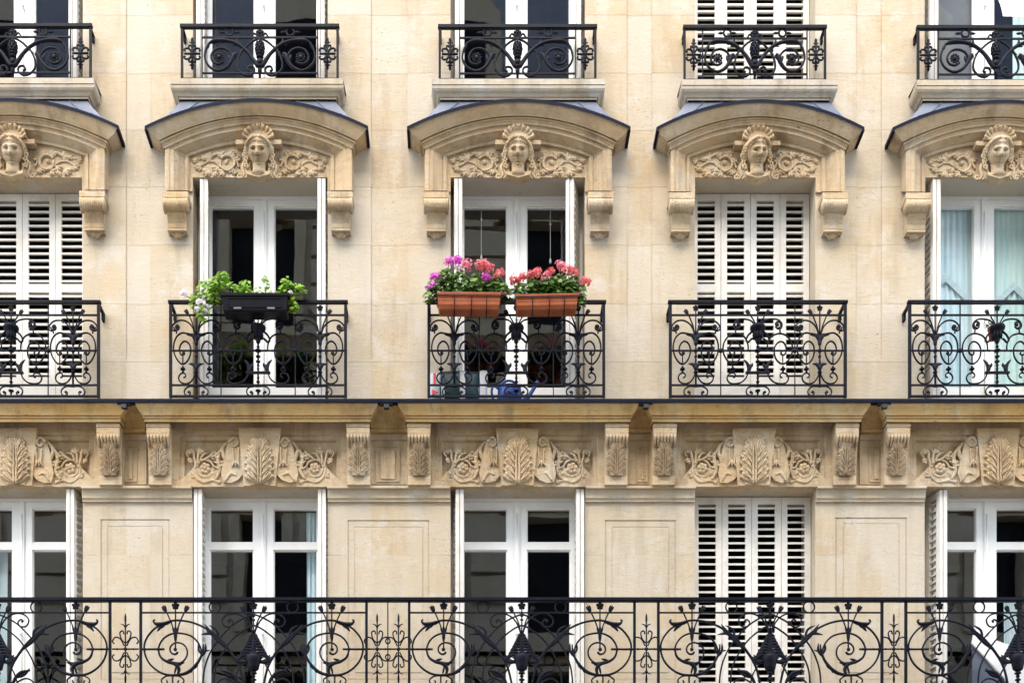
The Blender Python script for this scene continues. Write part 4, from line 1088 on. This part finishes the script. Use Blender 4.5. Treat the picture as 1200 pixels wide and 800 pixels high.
for i in range(5):
    o=mr if i==0 else copy_tree(mr)
    o.location=(X(MIDC[i],PM),-PM,Z(467.0,PM)-0.0+0.0)
    o.location.z=Z(465.8,PM)
    tag(o,MIDL[i],'railing','scrolled railings of the middle floor')
TOPC=[15,304.5,606.5,884.5,1167]
TOPW=[1,1,1,0.903,1]
tr_=top_railing()
TOPL=['low iron railing at the top left corner, above the left edge pediment',
      'low iron railing of the top floor above the black flower box',
      'low iron railing of the top floor above the orange flower boxes',
      'low, narrower iron railing of the top floor before closed white shutters',
      'low iron railing at the top right corner before a turquoise curtain']
for i in range(5):
    if i==0: o=tr_
    elif i==3: o=top_railing(TOPW[3])
    else: o=copy_tree(tr_)
    o.location=(X(TOPC[i],0.13),-0.13,Z(92.6+TOPDY[i],0.13)-0.0)
    o.location.z=ZT_BOT-TOPDY[i]/S+0.001
    tag(o,TOPL[i],'railing','low railings of the top floor')

# ------------------------------------------------------------------ curtains, blinds and cords behind the panes
def curtain(name,mat,xa,xb,z0,z1,y,label,group=None,folds=7,amp=0.016):
    mb=MB(); n=folds*8; xa,xb=min(xa,xb),max(xa,xb); nz=10; vs=[]
    for j in range(nz+1):
        f=j/nz
        for i in range(n+1):
            t=i/n; a=amp*(0.5+0.5*f)
            vs.append((xa+(xb-xa)*t+0.006*sin(9*t+3*f), y+a*sin(2*pi*folds*t+1.3*sin(3*t))*(0.7+0.3*sin(5*t)), z1-(z1-z0)*f))
    mb.add(vs,[(j*(n+1)+i,j*(n+1)+i+1,(j+1)*(n+1)+i+1,(j+1)*(n+1)+i) for j in range(nz) for i in range(n)],True)
    o=mb.build(name,mat); return tag(o,label,'curtain',group)
YC=0.332
for k,(a,b,m) in enumerate(((1090,1158,'curtain_blue'),(1162,1240,'curtain_green'))):
    xa,xb=X(a,-YC),X(b,-YC)
    root=curtain('curtain',M[m],xa,xb,ZM_BOT+0.35,ZM_TOP-0.05,YC,
        ('pale blue voile curtain in the left half of the right-hand middle window','pale green voile curtain in the right half of the right-hand middle window')[k],'voile curtains with lozenge lace',9 if k==0 else 10,0.012)
    lb=MB(); xm=(X(1107,-YC) if k==0 else X(1187,-YC)); zc=Z(332 if k else 322,-YC)
    for s in (-1,1):
        for (o0,o1) in ((0,0.04),):
            p0=(xm,zc); p1=(xm+s*0.20,zc-0.19)
            if k==0 and s<0: p1=(xm-0.07,zc-0.066)
            yv=YC-0.022
            lb.add([(p0[0],yv,p0[1]),(p0[0],yv,p0[1]-0.075),(p1[0],yv,p1[1]-0.075),(p1[0],yv,p1[1]),(p0[0],yv+0.004,p0[1]),(p0[0],yv+0.004,p0[1]-0.075),(p1[0],yv+0.004,p1[1]-0.075),(p1[0],yv+0.004,p1[1])],[(0,1,2,3),(4,7,6,5),(0,3,7,4),(1,5,6,2),(3,2,6,7)])
    lb.build('lace_border',M['lace'],root)
curtain('curtain',M['curtain_green'],X(1186,-YC),X(1243,-YC),ZT_BOT,ZT_TOP-0.05,YC,'turquoise curtain in the top right window',None,7)
M['grey_cloth']=m_plain('grey_blind_cloth',(0.14,0.145,0.155),(0.18,0.185,0.19),4,0.85,0,0.2,0.1)
curtain('curtain',M['grey_cloth'],X(1096,-YC),X(1142,-YC),ZT_BOT,ZT_TOP-0.05,YC,'flat grey cloth hanging in the left half of the top right window',None,2,0.006)
curtain('curtain',M['curtain_blue'],X(-30,-YC),X(9,-YC),ZL_BOT+0.05,Z(640,-YC),YC,'narrow pale blue curtain in the lower window at the left edge',None,4)
curtain('curtain',M['curtain_blue'],X(359,-YC),X(378,-YC),ZL_BOT+0.05,Z(600,-YC),YC,'narrow pale curtain at the right side of the lower window under the black flower box',None,3)
curtain('curtain',M['curtain_blue'],X(1176,-YC),X(1192,-YC),ZL_BOT+0.05,Z(700,-YC),YC,'narrow pale strip imitating a reflection in the lower right window behind the leaning panel',None,3)  # bluish reflection in the pane, imitated by a pale hanging sheet
for k,(px,y1,yb) in enumerate(((564,302,257),(645,306,263))):
    yv=0.33; mb=MB(); x=X(px,-yv)
    mb.tube([(x,yv,ZM_TOP-0.09),(x,yv,Z(y1,-yv))],0.004,6); mb.ball((x,yv,Z(yb,-yv)),0.010)
    mb.lathe([(0.003,0.03),(0.012,0.0),(0.010,-0.02),(0.002,-0.026)],(x,yv,Z(y1,-yv)),10)
    tag(mb.build('blind_cord',M['cord']),('white blind cord hanging in the left pane above the orange flower boxes','white blind cord ending in a pull in the right pane above the orange flower boxes')[k],'cord','blind cords')

# ------------------------------------------------------------------ flower boxes and their plants
def rings(mb,rs):                                     # list of (z, hw, hd) stacked rectangles about x=0,y=0
    vs=[]
    for z,hw,hd in rs: vs+= [(-hw,-hd,z),(hw,-hd,z),(hw,hd,z),(-hw,hd,z)]
    fs=[(k*4+j,k*4+(j+1)%4,(k+1)*4+(j+1)%4,(k+1)*4+j) for k in range(len(rs)-1) for j in range(4)]
    fs.append((3,2,1,0)); n=(len(rs)-1)*4; fs.append((n,n+1,n+2,n+3)); mb.add(vs,fs)
PB=0.32
def orange_box(px0,px1,py0,py1,tilt,label):
    xc=(X(px0,0.40)+X(px1,0.40))/2; w=(px1-px0)/S*(1-0.40/D); zb=Z(py1-9,0.385); h=Z(py0,0.41)-zb
    root=empty('flower_box',(xc,-PB,zb),label,'flower box','orange flower boxes hung on the railing'); root.rotation_euler=(0,tilt,0)
    mb=MB(); hw=w/2
    rings(mb,[(0,hw*0.93,0.060),(h*0.22,hw*0.955,0.078),(h*0.25,hw*0.965,0.080),(h*0.48,hw*0.975,0.083),(h*0.50,hw*0.985,0.086),(h*0.72,hw*0.985,0.087),(h*0.735,hw,0.092),(h*0.90,hw,0.093),(h*0.92,hw*1.01,0.096),(h,hw*1.01,0.096),(h,hw*0.96,0.086),(h*0.90,hw*0.95,0.083)])
    mb.build('trough',M['terracotta'],root)
    so_=MB(); so_.box(-hw*0.94,hw*0.94,-0.080,0.080,h*0.85,h*0.93); so_.build('soil',M['soil'],root)
    wr=MB()
    for f in (-0.46,0.08,0.56):
        x=hw*f; wr.tube([(x,-0.096,h*0.76),(x,-0.090,h*0.25),(x,-0.066,-0.006),(x,0.066,-0.006),(x,0.090,h*0.25),(x,0.110,h*0.9)],0.0045,6)
    for sgn in (-1,):
        wr.tube([(-hw*1.02,0.1,h*0.78),(-hw*1.02,-0.098,h*0.78),(hw*1.02,-0.098,h*0.78),(hw*1.02,0.1,h*0.78)],0.0045,6)
    wr.build('wire_holder',M['iron'],root)
    return root,xc,zb+h
b1,x1c,z1t=orange_box(512.5,586.5,342.5,371,0.008,'orange terracotta flower box with magenta and coral flowers, left of the two')
b2,x2c,z2t=orange_box(604.5,677.5,344.5,371,-0.02,'orange terracotta flower box with coral red flowers only, right of the two')

def leaf_face(mb,c,r,nrm,rn):
    n=Vector(nrm).normalized(); u=n.cross(Vector((rn.uniform(-1,1),rn.uniform(-1,1),rn.uniform(-1,1)))).normalized(); v=n.cross(u)
    vs=[tuple(Vector(c)-n*r*0.18)]; k=8
    for j in range(k):
        a=2*pi*j/k; rr=r*(1.0+0.13*(-1)**j) if j else r*0.55
        vs.append(tuple(Vector(c)+(u*cos(a)+v*sin(a))*rr+n*r*0.08*sin(2*a)))
    mb.add(vs,[(0,1+j,1+(j+1)%k) for j in range(k)],True)
def blossom(mb,c,r,nrm,rn):
    n=Vector(nrm).normalized(); u=n.cross(Vector((rn.uniform(-1,1),rn.uniform(-1,1),rn.uniform(-1,1)))).normalized(); v=n.cross(u)
    vs=[tuple(Vector(c)-n*r*0.15)]
    for j in range(10):
        a=2*pi*j/10; rr=r*(1.0 if j%2==0 else 0.62); vs.append(tuple(Vector(c)+(u*cos(a)+v*sin(a))*rr+n*r*0.25*(j%2==0)))
    mb.add(vs,[(0,1+j,1+(j+1)%10) for j in range(10)],True)
def head(root,at,r,mat,rn,flat=0.8):
    mb=MB(); r*=1.06
    lumps=[(rn.uniform(-.3,.3)*r,rn.uniform(-.3,.1)*r,rn.uniform(-.15,.2)*r,r*rn.uniform(0.75,0.95)) for _ in range(2)]
    for lx,ly,lz,lr in lumps:
        for i in range(30):
            a=rn.uniform(0,2*pi); zz=rn.uniform(-0.7,1); q=sqrt(max(0,1-zz*zz)); rr=lr*rn.uniform(0.55,1.1)
            d=(q*cos(a),q*sin(a),zz); blossom(mb,(at[0]+lx+d[0]*rr,at[1]+ly+d[1]*rr,at[2]+lz+d[2]*rr*flat),r*rn.uniform(0.20,0.30),(d[0]+rn.uniform(-.3,.3),d[1]+rn.uniform(-.3,.3),d[2]+rn.uniform(-.3,.3)),rn)
    return mb.build('flower_head',mat,root)
def geranium(name,label,group,x,z,p,lobes,heads,seed,leafmat='leaf',nl=150,lr=0.024,stems=6):
    """root at soil level; lobes: (dx, dz, rx, rz, n) clusters of leaves; heads: (px, py, r, material)"""
    rn=random.Random(seed); root=empty(name,(x,-p,z),label,'plant',group)
    mb=MB(); st=MB()
    for dx,dz,rx,rz,n in lobes:
        st.tube([(dx*0.4,0.0,-0.02),(dx*0.7,rn.uniform(-.02,.02),dz*0.5),(dx,rn.uniform(-.03,.03),dz)],[0.006,0.005,0.003],5)
        for i in range(int(n*1.55)):
            while True:
                a,b,c=rn.uniform(-1,1),rn.uniform(-1,1),rn.uniform(-1,1)
                if a*a+b*b+c*c<1: break
            q=(dx+a*rx,b*0.085,dz+c*rz); leaf_face(mb,q,lr*rn.uniform(0.6,1.2),(a*0.8+rn.uniform(-.5,.5),-0.7+b*0.5+rn.uniform(-.5,.5),0.75+rn.uniform(-.5,.5)),rn)
    mb.build('foliage',M[leafmat],root)
    for px,py,r,m in heads:
        hp=p+rn.uniform(0.0,0.07); at=(X(px,hp)-x,-(hp-p),Z(py,hp)-z)
        bx=min(lobes,key=lambda l:abs(l[0]-at[0]))
        st.tube([(bx[0]*0.7,0,0),((bx[0]+at[0])/2,at[1]*0.5,at[2]*0.55),at],[0.005,0.004,0.003],5)
        head(root,at,r,M[m],rn)
    st.build('stems',M['stem'],root)
    return root
q=1/S
def zt_(z): return z-0.02
GR='geraniums in the orange boxes'
geranium('geranium_plant','trailing geranium with magenta flowers at the left end of the left orange box',GR,X(519,PB),zt_(z1t),PB,
   [(-0.07,0.10,0.07,0.09,55),(0.03,0.16,0.09,0.12,120),(-0.13,0.04,0.05,0.06,22)],
   [(510,326,0.052,'magenta'),(505,337,0.048,'magenta'),(526,308,0.042,'magenta'),(535,306.5,0.060,'magenta'),(537,314,0.034,'white_petal')],11)
geranium('geranium_plant','bushy geranium with coral pink flowers in the middle of the left orange box',GR,X(550,PB),zt_(z1t),PB,
   [(-0.07,0.13,0.11,0.13,150),(0.07,0.12,0.10,0.12,130)],
   [(547,311,0.058,'pink'),(564,311,0.050,'coral'),(571,313.5,0.060,'coral'),(567,306.5,0.034,'pink'),(568,317,0.040,'pink'),(568,326,0.046,'magenta')],12)
geranium('geranium_plant','geranium with coral red flowers at the right end of the left orange box',GR,X(579,PB),zt_(z1t),PB,
   [(0.0,0.11,0.095,0.11,125),(0.09,0.07,0.08,0.08,70)],
   [(586,320,0.058,'coral'),(590,343,0.034,'pink'),(581,325,0.03,'coral')],13)
geranium('geranium_plant','geranium with coral red flowers at the left end of the right orange box',GR,X(614,PB),zt_(z2t),PB,
   [(-0.04,0.07,0.08,0.08,80),(0.08,0.10,0.10,0.10,130)],
   [(601,329,0.048,'coral'),(608,328,0.040,'coral'),(614,326,0.052,'coral'),(621,322,0.042,'coral'),(630,321,0.056,'coral')],14)
geranium('geranium_plant','geranium with pink flowers in the middle of the right orange box',GR,X(642,PB),zt_(z2t),PB,
   [(0.0,0.11,0.10,0.11,130),(0.08,0.13,0.09,0.12,110)],
   [(640,325.5,0.050,'pink'),(647,318,0.044,'coral'),(657,311.5,0.050,'pink')],15)
geranium('geranium_plant','geranium with coral flowers hanging over the right end of the right orange box',GR,X(667,PB),zt_(z2t),PB,
   [(0.0,0.13,0.10,0.13,140),(0.10,0.05,0.07,0.10,60)],
   [(666,317,0.050,'coral'),(672,320,0.052,'coral'),(686,331,0.052,'coral'),(679,347,0.044,'pink')],16)

# black box
xc=(X(258,0.38)+X(339,0.38))/2; zb=Z(365,0.37); h=Z(343,0.39)-zb; hw=81/S*(1-0.38/D)/2
bb=empty('flower_box',(xc,-0.30,zb),'black plastic flower box with trailing green plants, hung on the railing','flower box')
mb=MB(); rings(mb,[(0,hw*0.90,0.065),(h*0.10,hw*0.92,0.072),(h*0.84,hw*0.955,0.082),(h*0.86,hw*1.0,0.090),(h,hw*1.0,0.091),(h,hw*0.95,0.082),(h*0.9,hw*0.94,0.080)])
mb.build('trough',M['black_plastic'],bb)
so_=MB(); so_.box(-hw*0.92,hw*0.92,-0.074,0.074,h*0.86,h*0.93); so_.build('soil',M['soil'],bb)
fr=MB(); yv=-0.0815
for a0,a1,c0,c1 in ((-0.78,0.78,0.70,0.72),(-0.78,0.78,0.22,0.24),(-0.78,-0.765,0.22,0.72),(0.765,0.78,0.22,0.72)):
    fr.add([(hw*x_,yv-0.012*(zz-0.5)+o_,h*zz) for x_,zz in ((a0,c0),(a1,c0),(a1,c1),(a0,c1)) for o_ in (0,0.006)],[(0,2,4,6),(1,7,5,3),(0,1,3,2),(2,3,5,4),(4,5,7,6),(6,7,1,0)])
fr.build('raised_border',M['black_plastic'],bb)
for f in (-0.50,0.47):
    c=MB(); c.box(hw*f-0.034,hw*f+0.034,-0.086,-0.070,h*0.11,h*0.20); c.build('clip',M['grey_cloth'],bb)
GB='young plants in the black box'
zz=zb+h-0.02
geranium('box_plant','trailing bright green plant with white flowers spilling over the left end of the black box',GB,X(266,0.30),zz,0.30,
   [(-0.09,0.13,0.10,0.08,70),(-0.04,0.20,0.07,0.06,46),(-0.20,0.09,0.08,0.10,56),(-0.28,-0.02,0.07,0.08,44),(-0.22,-0.12,0.06,0.09,40),(-0.13,0.03,0.08,0.08,40)],
   [(214,345,0.038,'white_petal'),(236,357,0.050,'white_petal'),(240,365,0.036,'white_petal'),(231,363,0.030,'white_petal')],21,'leaf_light',lr=0.021)
geranium('box_plant','small bright green plant in the middle left of the black box',GB,X(286,0.30),zz,0.30,
   [(0.0,0.10,0.08,0.075,60),(-0.10,0.11,0.06,0.03,18),(0.04,0.04,0.10,0.03,32)],[],22,'leaf_light',lr=0.021)
geranium('box_plant','thin upright green sprig before the white window bar in the black box',GB,X(308,0.30),zz,0.30,
   [(0.03,0.15,0.04,0.065,26),(-0.03,0.07,0.05,0.06,20),(0.11,0.04,0.10,0.04,36)],[],23,'leaf_light',lr=0.018)
geranium('box_plant','spreading yellow green plant at the right end of the black box',GB,X(333,0.30),zz,0.30,
   [(0.04,0.10,0.10,0.07,74),(0.14,0.10,0.06,0.035,22),(0.08,-0.05,0.055,0.06,30),(0.02,0.16,0.06,0.04,20)],
   [(341,343,0.024,'white_petal')],24,'leaf_light',lr=0.021)

# ------------------------------------------------------------------ things standing on the ledge behind the orange boxes
zl=ZM_BOT+0.002; pI=0.09
def pack(name,mat,px0,px1,py,dp,label,cat,bulge=0.02):
    x0,x1=X(px0,pI),X(px1,pI); h=Z(py,pI)-zl; xc=(x0+x1)/2; hw=(x1-x0)/2
    root=empty(name,(xc,-pI,zl),label,cat); mb=MB(); vs=[]; N=8
    for j in range(N+1):
        f=j/N; e=1-0.35*abs(2*f-1)**3
        for k in range(16):
            a=2*pi*k/16; ca,sa=cos(a),sin(a); sx=abs(ca)**0.35*(1 if ca>0 else -1); sy=abs(sa)**0.5*(1 if sa>0 else -1)
            vs.append((hw*sx*(0.96+0.04*e)+0.004*sin(7*f+k),dp*sy*e*(1+0.12*sin(5*f+k)),h*f+0.006*sin(k*1.7)*(f>0.9)))
    mb.add(vs,[(j*16+k,j*16+(k+1)%16,(j+1)*16+(k+1)%16,(j+1)*16+k) for j in range(N) for k in range(16)]+[tuple(range(15,-1,-1)),tuple(N*16+k for k in range(16))],True)
    mb.build('bag_body',mat,root); return root,hw,h
r_,hw_,h_=pack('soil_bag',M['teal'],516,561,437,0.055,'dark teal plastic bag with white bands on the ledge behind the railing','bag')
for a0,a1 in ((0.02,0.30),):
    t=MB(); t.box(hw_*a0,hw_*a1,-0.066,-0.050,0.004,h_*0.95); t.build('white_band',M['white_film'],r_)
t=MB(); t.box(-hw_*0.95,-hw_*0.78,-0.062,-0.045,h_*0.05,h_*0.6); t.build('white_band',M['white_film'],r_)
r_,hw_,h_=pack('paper_sack',M['white_film'],503,516.5,439,0.045,'white and red paper sack at the left end of the ledge behind the railing','bag')
t=MB(); t.box(-hw_*0.25,hw_*0.15,-0.052,-0.040,h_*0.62,h_*0.97); t.build('red_stripe',M['red'],r_)
t=MB(); t.add([(-hw_*0.5,-0.053,h_*0.34),(hw_*0.6,-0.053,h_*0.42),(-hw_*0.5,-0.053,h_*0.50),(-hw_*0.5,-0.040,h_*0.34),(hw_*0.6,-0.040,h_*0.42),(-hw_*0.5,-0.040,h_*0.50)],[(0,1,2),(3,5,4),(0,3,4,1),(1,4,5,2),(2,5,3,0)]); t.build('red_mark',M['red'],r_)
pack('plastic_bag',M['white_film'],561.5,571,436,0.04,'crumpled white plastic bag standing beside the teal bag','bag')
# blue watering can
xc=X(597,pI); wc=empty('watering_can',(xc,-pI,zl),'blue plastic watering can on the ledge behind the railing','watering can')
mb=MB(); mb.lathe([(0.115,0.0),(0.120,0.02),(0.110,0.17),(0.106,0.200),(0.110,0.212),(0.098,0.207)],(0,0,0),20,0.62); mb.build('body',M['blue'],wc)
mb=MB(); mb.tube([(q_[0],0,q_[1]) for q_ in cr([(0.10,0.06),(0.16,0.10),(0.21,0.17),(0.265,0.262)],5)],[0.030,0.022,0.017,0.018],10); mb.build('spout',M['blue'],wc)
mb=MB(); mb.tube([(q_[0],0,q_[1]) for q_ in cr([(-0.10,0.19),(-0.145,0.225),(-0.165,0.17),(-0.15,0.10),(-0.11,0.05)],6)],0.012,8); mb.build('handle',M['blue'],wc)
mb=MB(); mb.tube([(q_[0],0,q_[1]) for q_ in cr([(-0.10,0.205),(-0.04,0.262),(0.03,0.262),(0.09,0.205)],6)],0.011,8); mb.build('carrying_handle',M['blue'],wc)
# small pot hung behind the right-hand railing
pp=0.15; xp=X(1162.5,pp); zp=Z(399,pp)
pot=empty('flower_pot',(xp,-pp,zp),'small terracotta pot hanging behind the right-hand middle railing','pot')
mb=MB(); mb.lathe([(0.026,0),(0.034,0.09),(0.040,0.092),(0.042,0.12),(0.036,0.12),(0.034,0.10)],(0,0,0),16); mb.build('pot_body',M['terracotta'],pot)
mb=MB(); mb.tube([(0,0.0,0.10),(0.0,-0.048,0.11),(0.0,-0.062,0.06)],0.004,6); mb.build('hook',M['iron'],pot)
geranium('pot_plant','tiny green shoot in the small terracotta pot behind the railing',None,xp,zp+0.10,pp,[(-0.02,0.05,0.03,0.03,14)],[],31,lr=0.014)
# white panel leaning behind the balustrade, lower right
pl=0.16; lp=empty('leaning_panel',(X(1168,pl),-pl,ZL_BOT+0.002),'white slanted panel leaning before the lower right window behind the balustrade','panel')
mb=MB(); A=(X(1141,pl)-lp.location.x,Z(741,pl)-ZL_BOT); Bq=(X(1203,pl)-lp.location.x,Z(800,pl)-ZL_BOT); dx,dz=Bq[0]-A[0],Bq[1]-A[1]; L=sqrt(dx*dx+dz*dz); nx,nz=dz/L,-dx/L
wv=0.14; e=(A[0]+dx*1.5,A[1]+dz*1.5)
mb.exy([A,(A[0]+dx*0.75+0.06,A[1]+dz*0.55+0.10),(e[0]+0.06,e[1]+0.16),(e[0]+nx*wv,e[1]+nz*wv),(A[0]+nx*wv*0.2,A[1]-0.10)],-0.012,0.012); mb.build('white_face',M['white'],lp)
mb=MB(); mb.exy([(A[0]-0.005,A[1]-0.11),(A[0]+dx*0.72,A[1]+dz*0.72-0.17),(A[0]+dx*0.72,0.0),(A[0]-0.005,0.0)],-0.035,-0.012); mb.build('shadow_side',M['zinc'],lp)  # shadow side of the white panel, its shade painted in as a grey sheet

# ------------------------------------------------------------------ the building across the street (seen in the panes)
ob=empty('opposite_building',(0,-14.3,0),'pale stone building across the street, seen only mirrored in the window panes','building')
def OB(mb,name,mat,par=None): return mb.build(name,mat,par or ob)
ow=MB(); wins=[]
x=-13.3
while x<12.6: wins.append((x,x+1.05)); x+=2.95
floors=[(0.6,3.3),(4.6,7.0),(7.9,10.2),(11.0,13.3),(14.1,16.3),(17.2,19.3)]
zs=sorted(set([0,21]+[v for f in floors for v in f])); xs=sorted(set([-14,14]+[v for w_ in wins for v in w_]))
for i in range(len(xs)-1):
    for j in range(len(zs)-1):
        xm,zm=(xs[i]+xs[i+1])/2,(zs[j]+zs[j+1])/2
        hole=any(a<xm<b for a,b in wins) and any(a<zm<b for a,b in floors)
        a0,a1,c0,c1=xs[i],xs[i+1],zs[j],zs[j+1]
        if not hole: ow.quad((a0,0,c0),(a1,0,c0),(a1,0,c1),(a0,0,c1),random.random()*0.5)
        else:
            ow.quad((a0,-0.3,c0),(a0,0,c0),(a0,0,c1),(a0,-0.3,c1)); ow.quad((a1,-0.3,c0),(a1,0,c0),(a1,0,c1),(a1,-0.3,c1))
            ow.quad((a0,-0.3,c1),(a1,-0.3,c1),(a1,0,c1),(a0,0,c1)); ow.quad((a0,-0.3,c0),(a1,-0.3,c0),(a1,0,c0),(a0,0,c0))
OB(ow,'wall',M['opp'])
gp=MB()
for a,b in wins:
    for c,d in floors: gp.quad((a,-0.29,c),(b,-0.29,c),(b,-0.29,d),(a,-0.29,d))
OB(gp,'window_panes',M['black_plastic'])
for z0_,dpt,hh in ((4.1,0.45,0.3),(7.4,0.2,0.25),(10.5,0.2,0.25),(13.6,0.25,0.28),(16.6,0.7,0.22),(20.6,0.55,0.5)):
    m_=MB(); m_.exx([(-dpt,0),(-dpt,0)] and [(0.0,z0_-hh*0.6),(dpt*0.3,z0_-hh*0.6),(dpt*0.45,z0_-hh*0.2),(dpt*0.8,z0_+hh*0.1),(dpt,z0_+hh*0.2),(dpt,z0_+hh),(0,z0_+hh)],-14,14)
    for v in range(len(m_.v)): m_.v[v]=(m_.v[v][0],-m_.v[v][1],m_.v[v][2])
    OB(m_,'cornice',M['opp'])
sr=MB()
for a,b in wins:                                       # window surrounds
    for c,d in floors[1:]:
        sr.box(a-0.22,a-0.002,0.001,0.09,c,d+0.25); sr.box(b+0.002,b+0.22,0.001,0.09,c,d+0.25); sr.box(a-0.34,b+0.34,0.001,0.24,d+0.252,d+0.42)
OB(sr,'window_surrounds',M['opp'])
qn=MB()
for (a,b),(a2,b2) in zip(wins[:-1],wins[1:]):             # banded piers between the windows
    zq=4.6
    while zq<19.6:
        if not any(c_-0.5<zq<c_+0.6 for c_ in (7.4,10.5,13.6,16.6)): qn.box(b+0.36,a2-0.36,0.001,0.13,zq,zq+0.50)
        zq+=0.58
OB(qn,'pier_blocks',M['opp'])
rf=MB()
for a,b,zt in ((-14,11.45,27.6),(11.45,14,24.7)):
    k=(zt-21.1)/4.1
    rf.add([(a,0.0,21.1),(b,0.0,21.1),(b,-1.9*k,zt),(a,-1.9*k,zt),(b,-6,zt+0.8*k),(a,-6,zt+0.8*k),(a,-6,20),(b,-6,20)],[(0,1,2,3),(3,2,4,5),(5,4,7,6),(0,3,5,6),(1,7,4,2)])
OB(rf,'roof',M['slate'])
dm=MB(); dg=MB(); x=-13.2
while x<9.5:
    dm.exy([(x,21.15),(x+1.5,21.15),(x+1.5,23.3),(x+0.75,23.95),(x,23.3)],0.9,-0.25)
    dg.quad((x+0.3,0.26,21.5),(x+1.2,0.26,21.5),(x+1.2,0.26,23.1),(x+0.3,0.26,23.1)); x+=3.1
OB(dm,'dormers',M['opp']); OB(dg,'dormer_panes',M['black_plastic'])
bk=MB(); bk.quad((-14,-6,0),(14,-6,0),(14,-6,20),(-14,-6,20)); bk.quad((-14,-6,0),(-14,0,0),(-14,0,21.1),(-14,-6,21.1)); bk.quad((14,-6,0),(14,0,0),(14,0,21.1),(14,-6,21.1)); OB(bk,'back_wall',M['opp'])
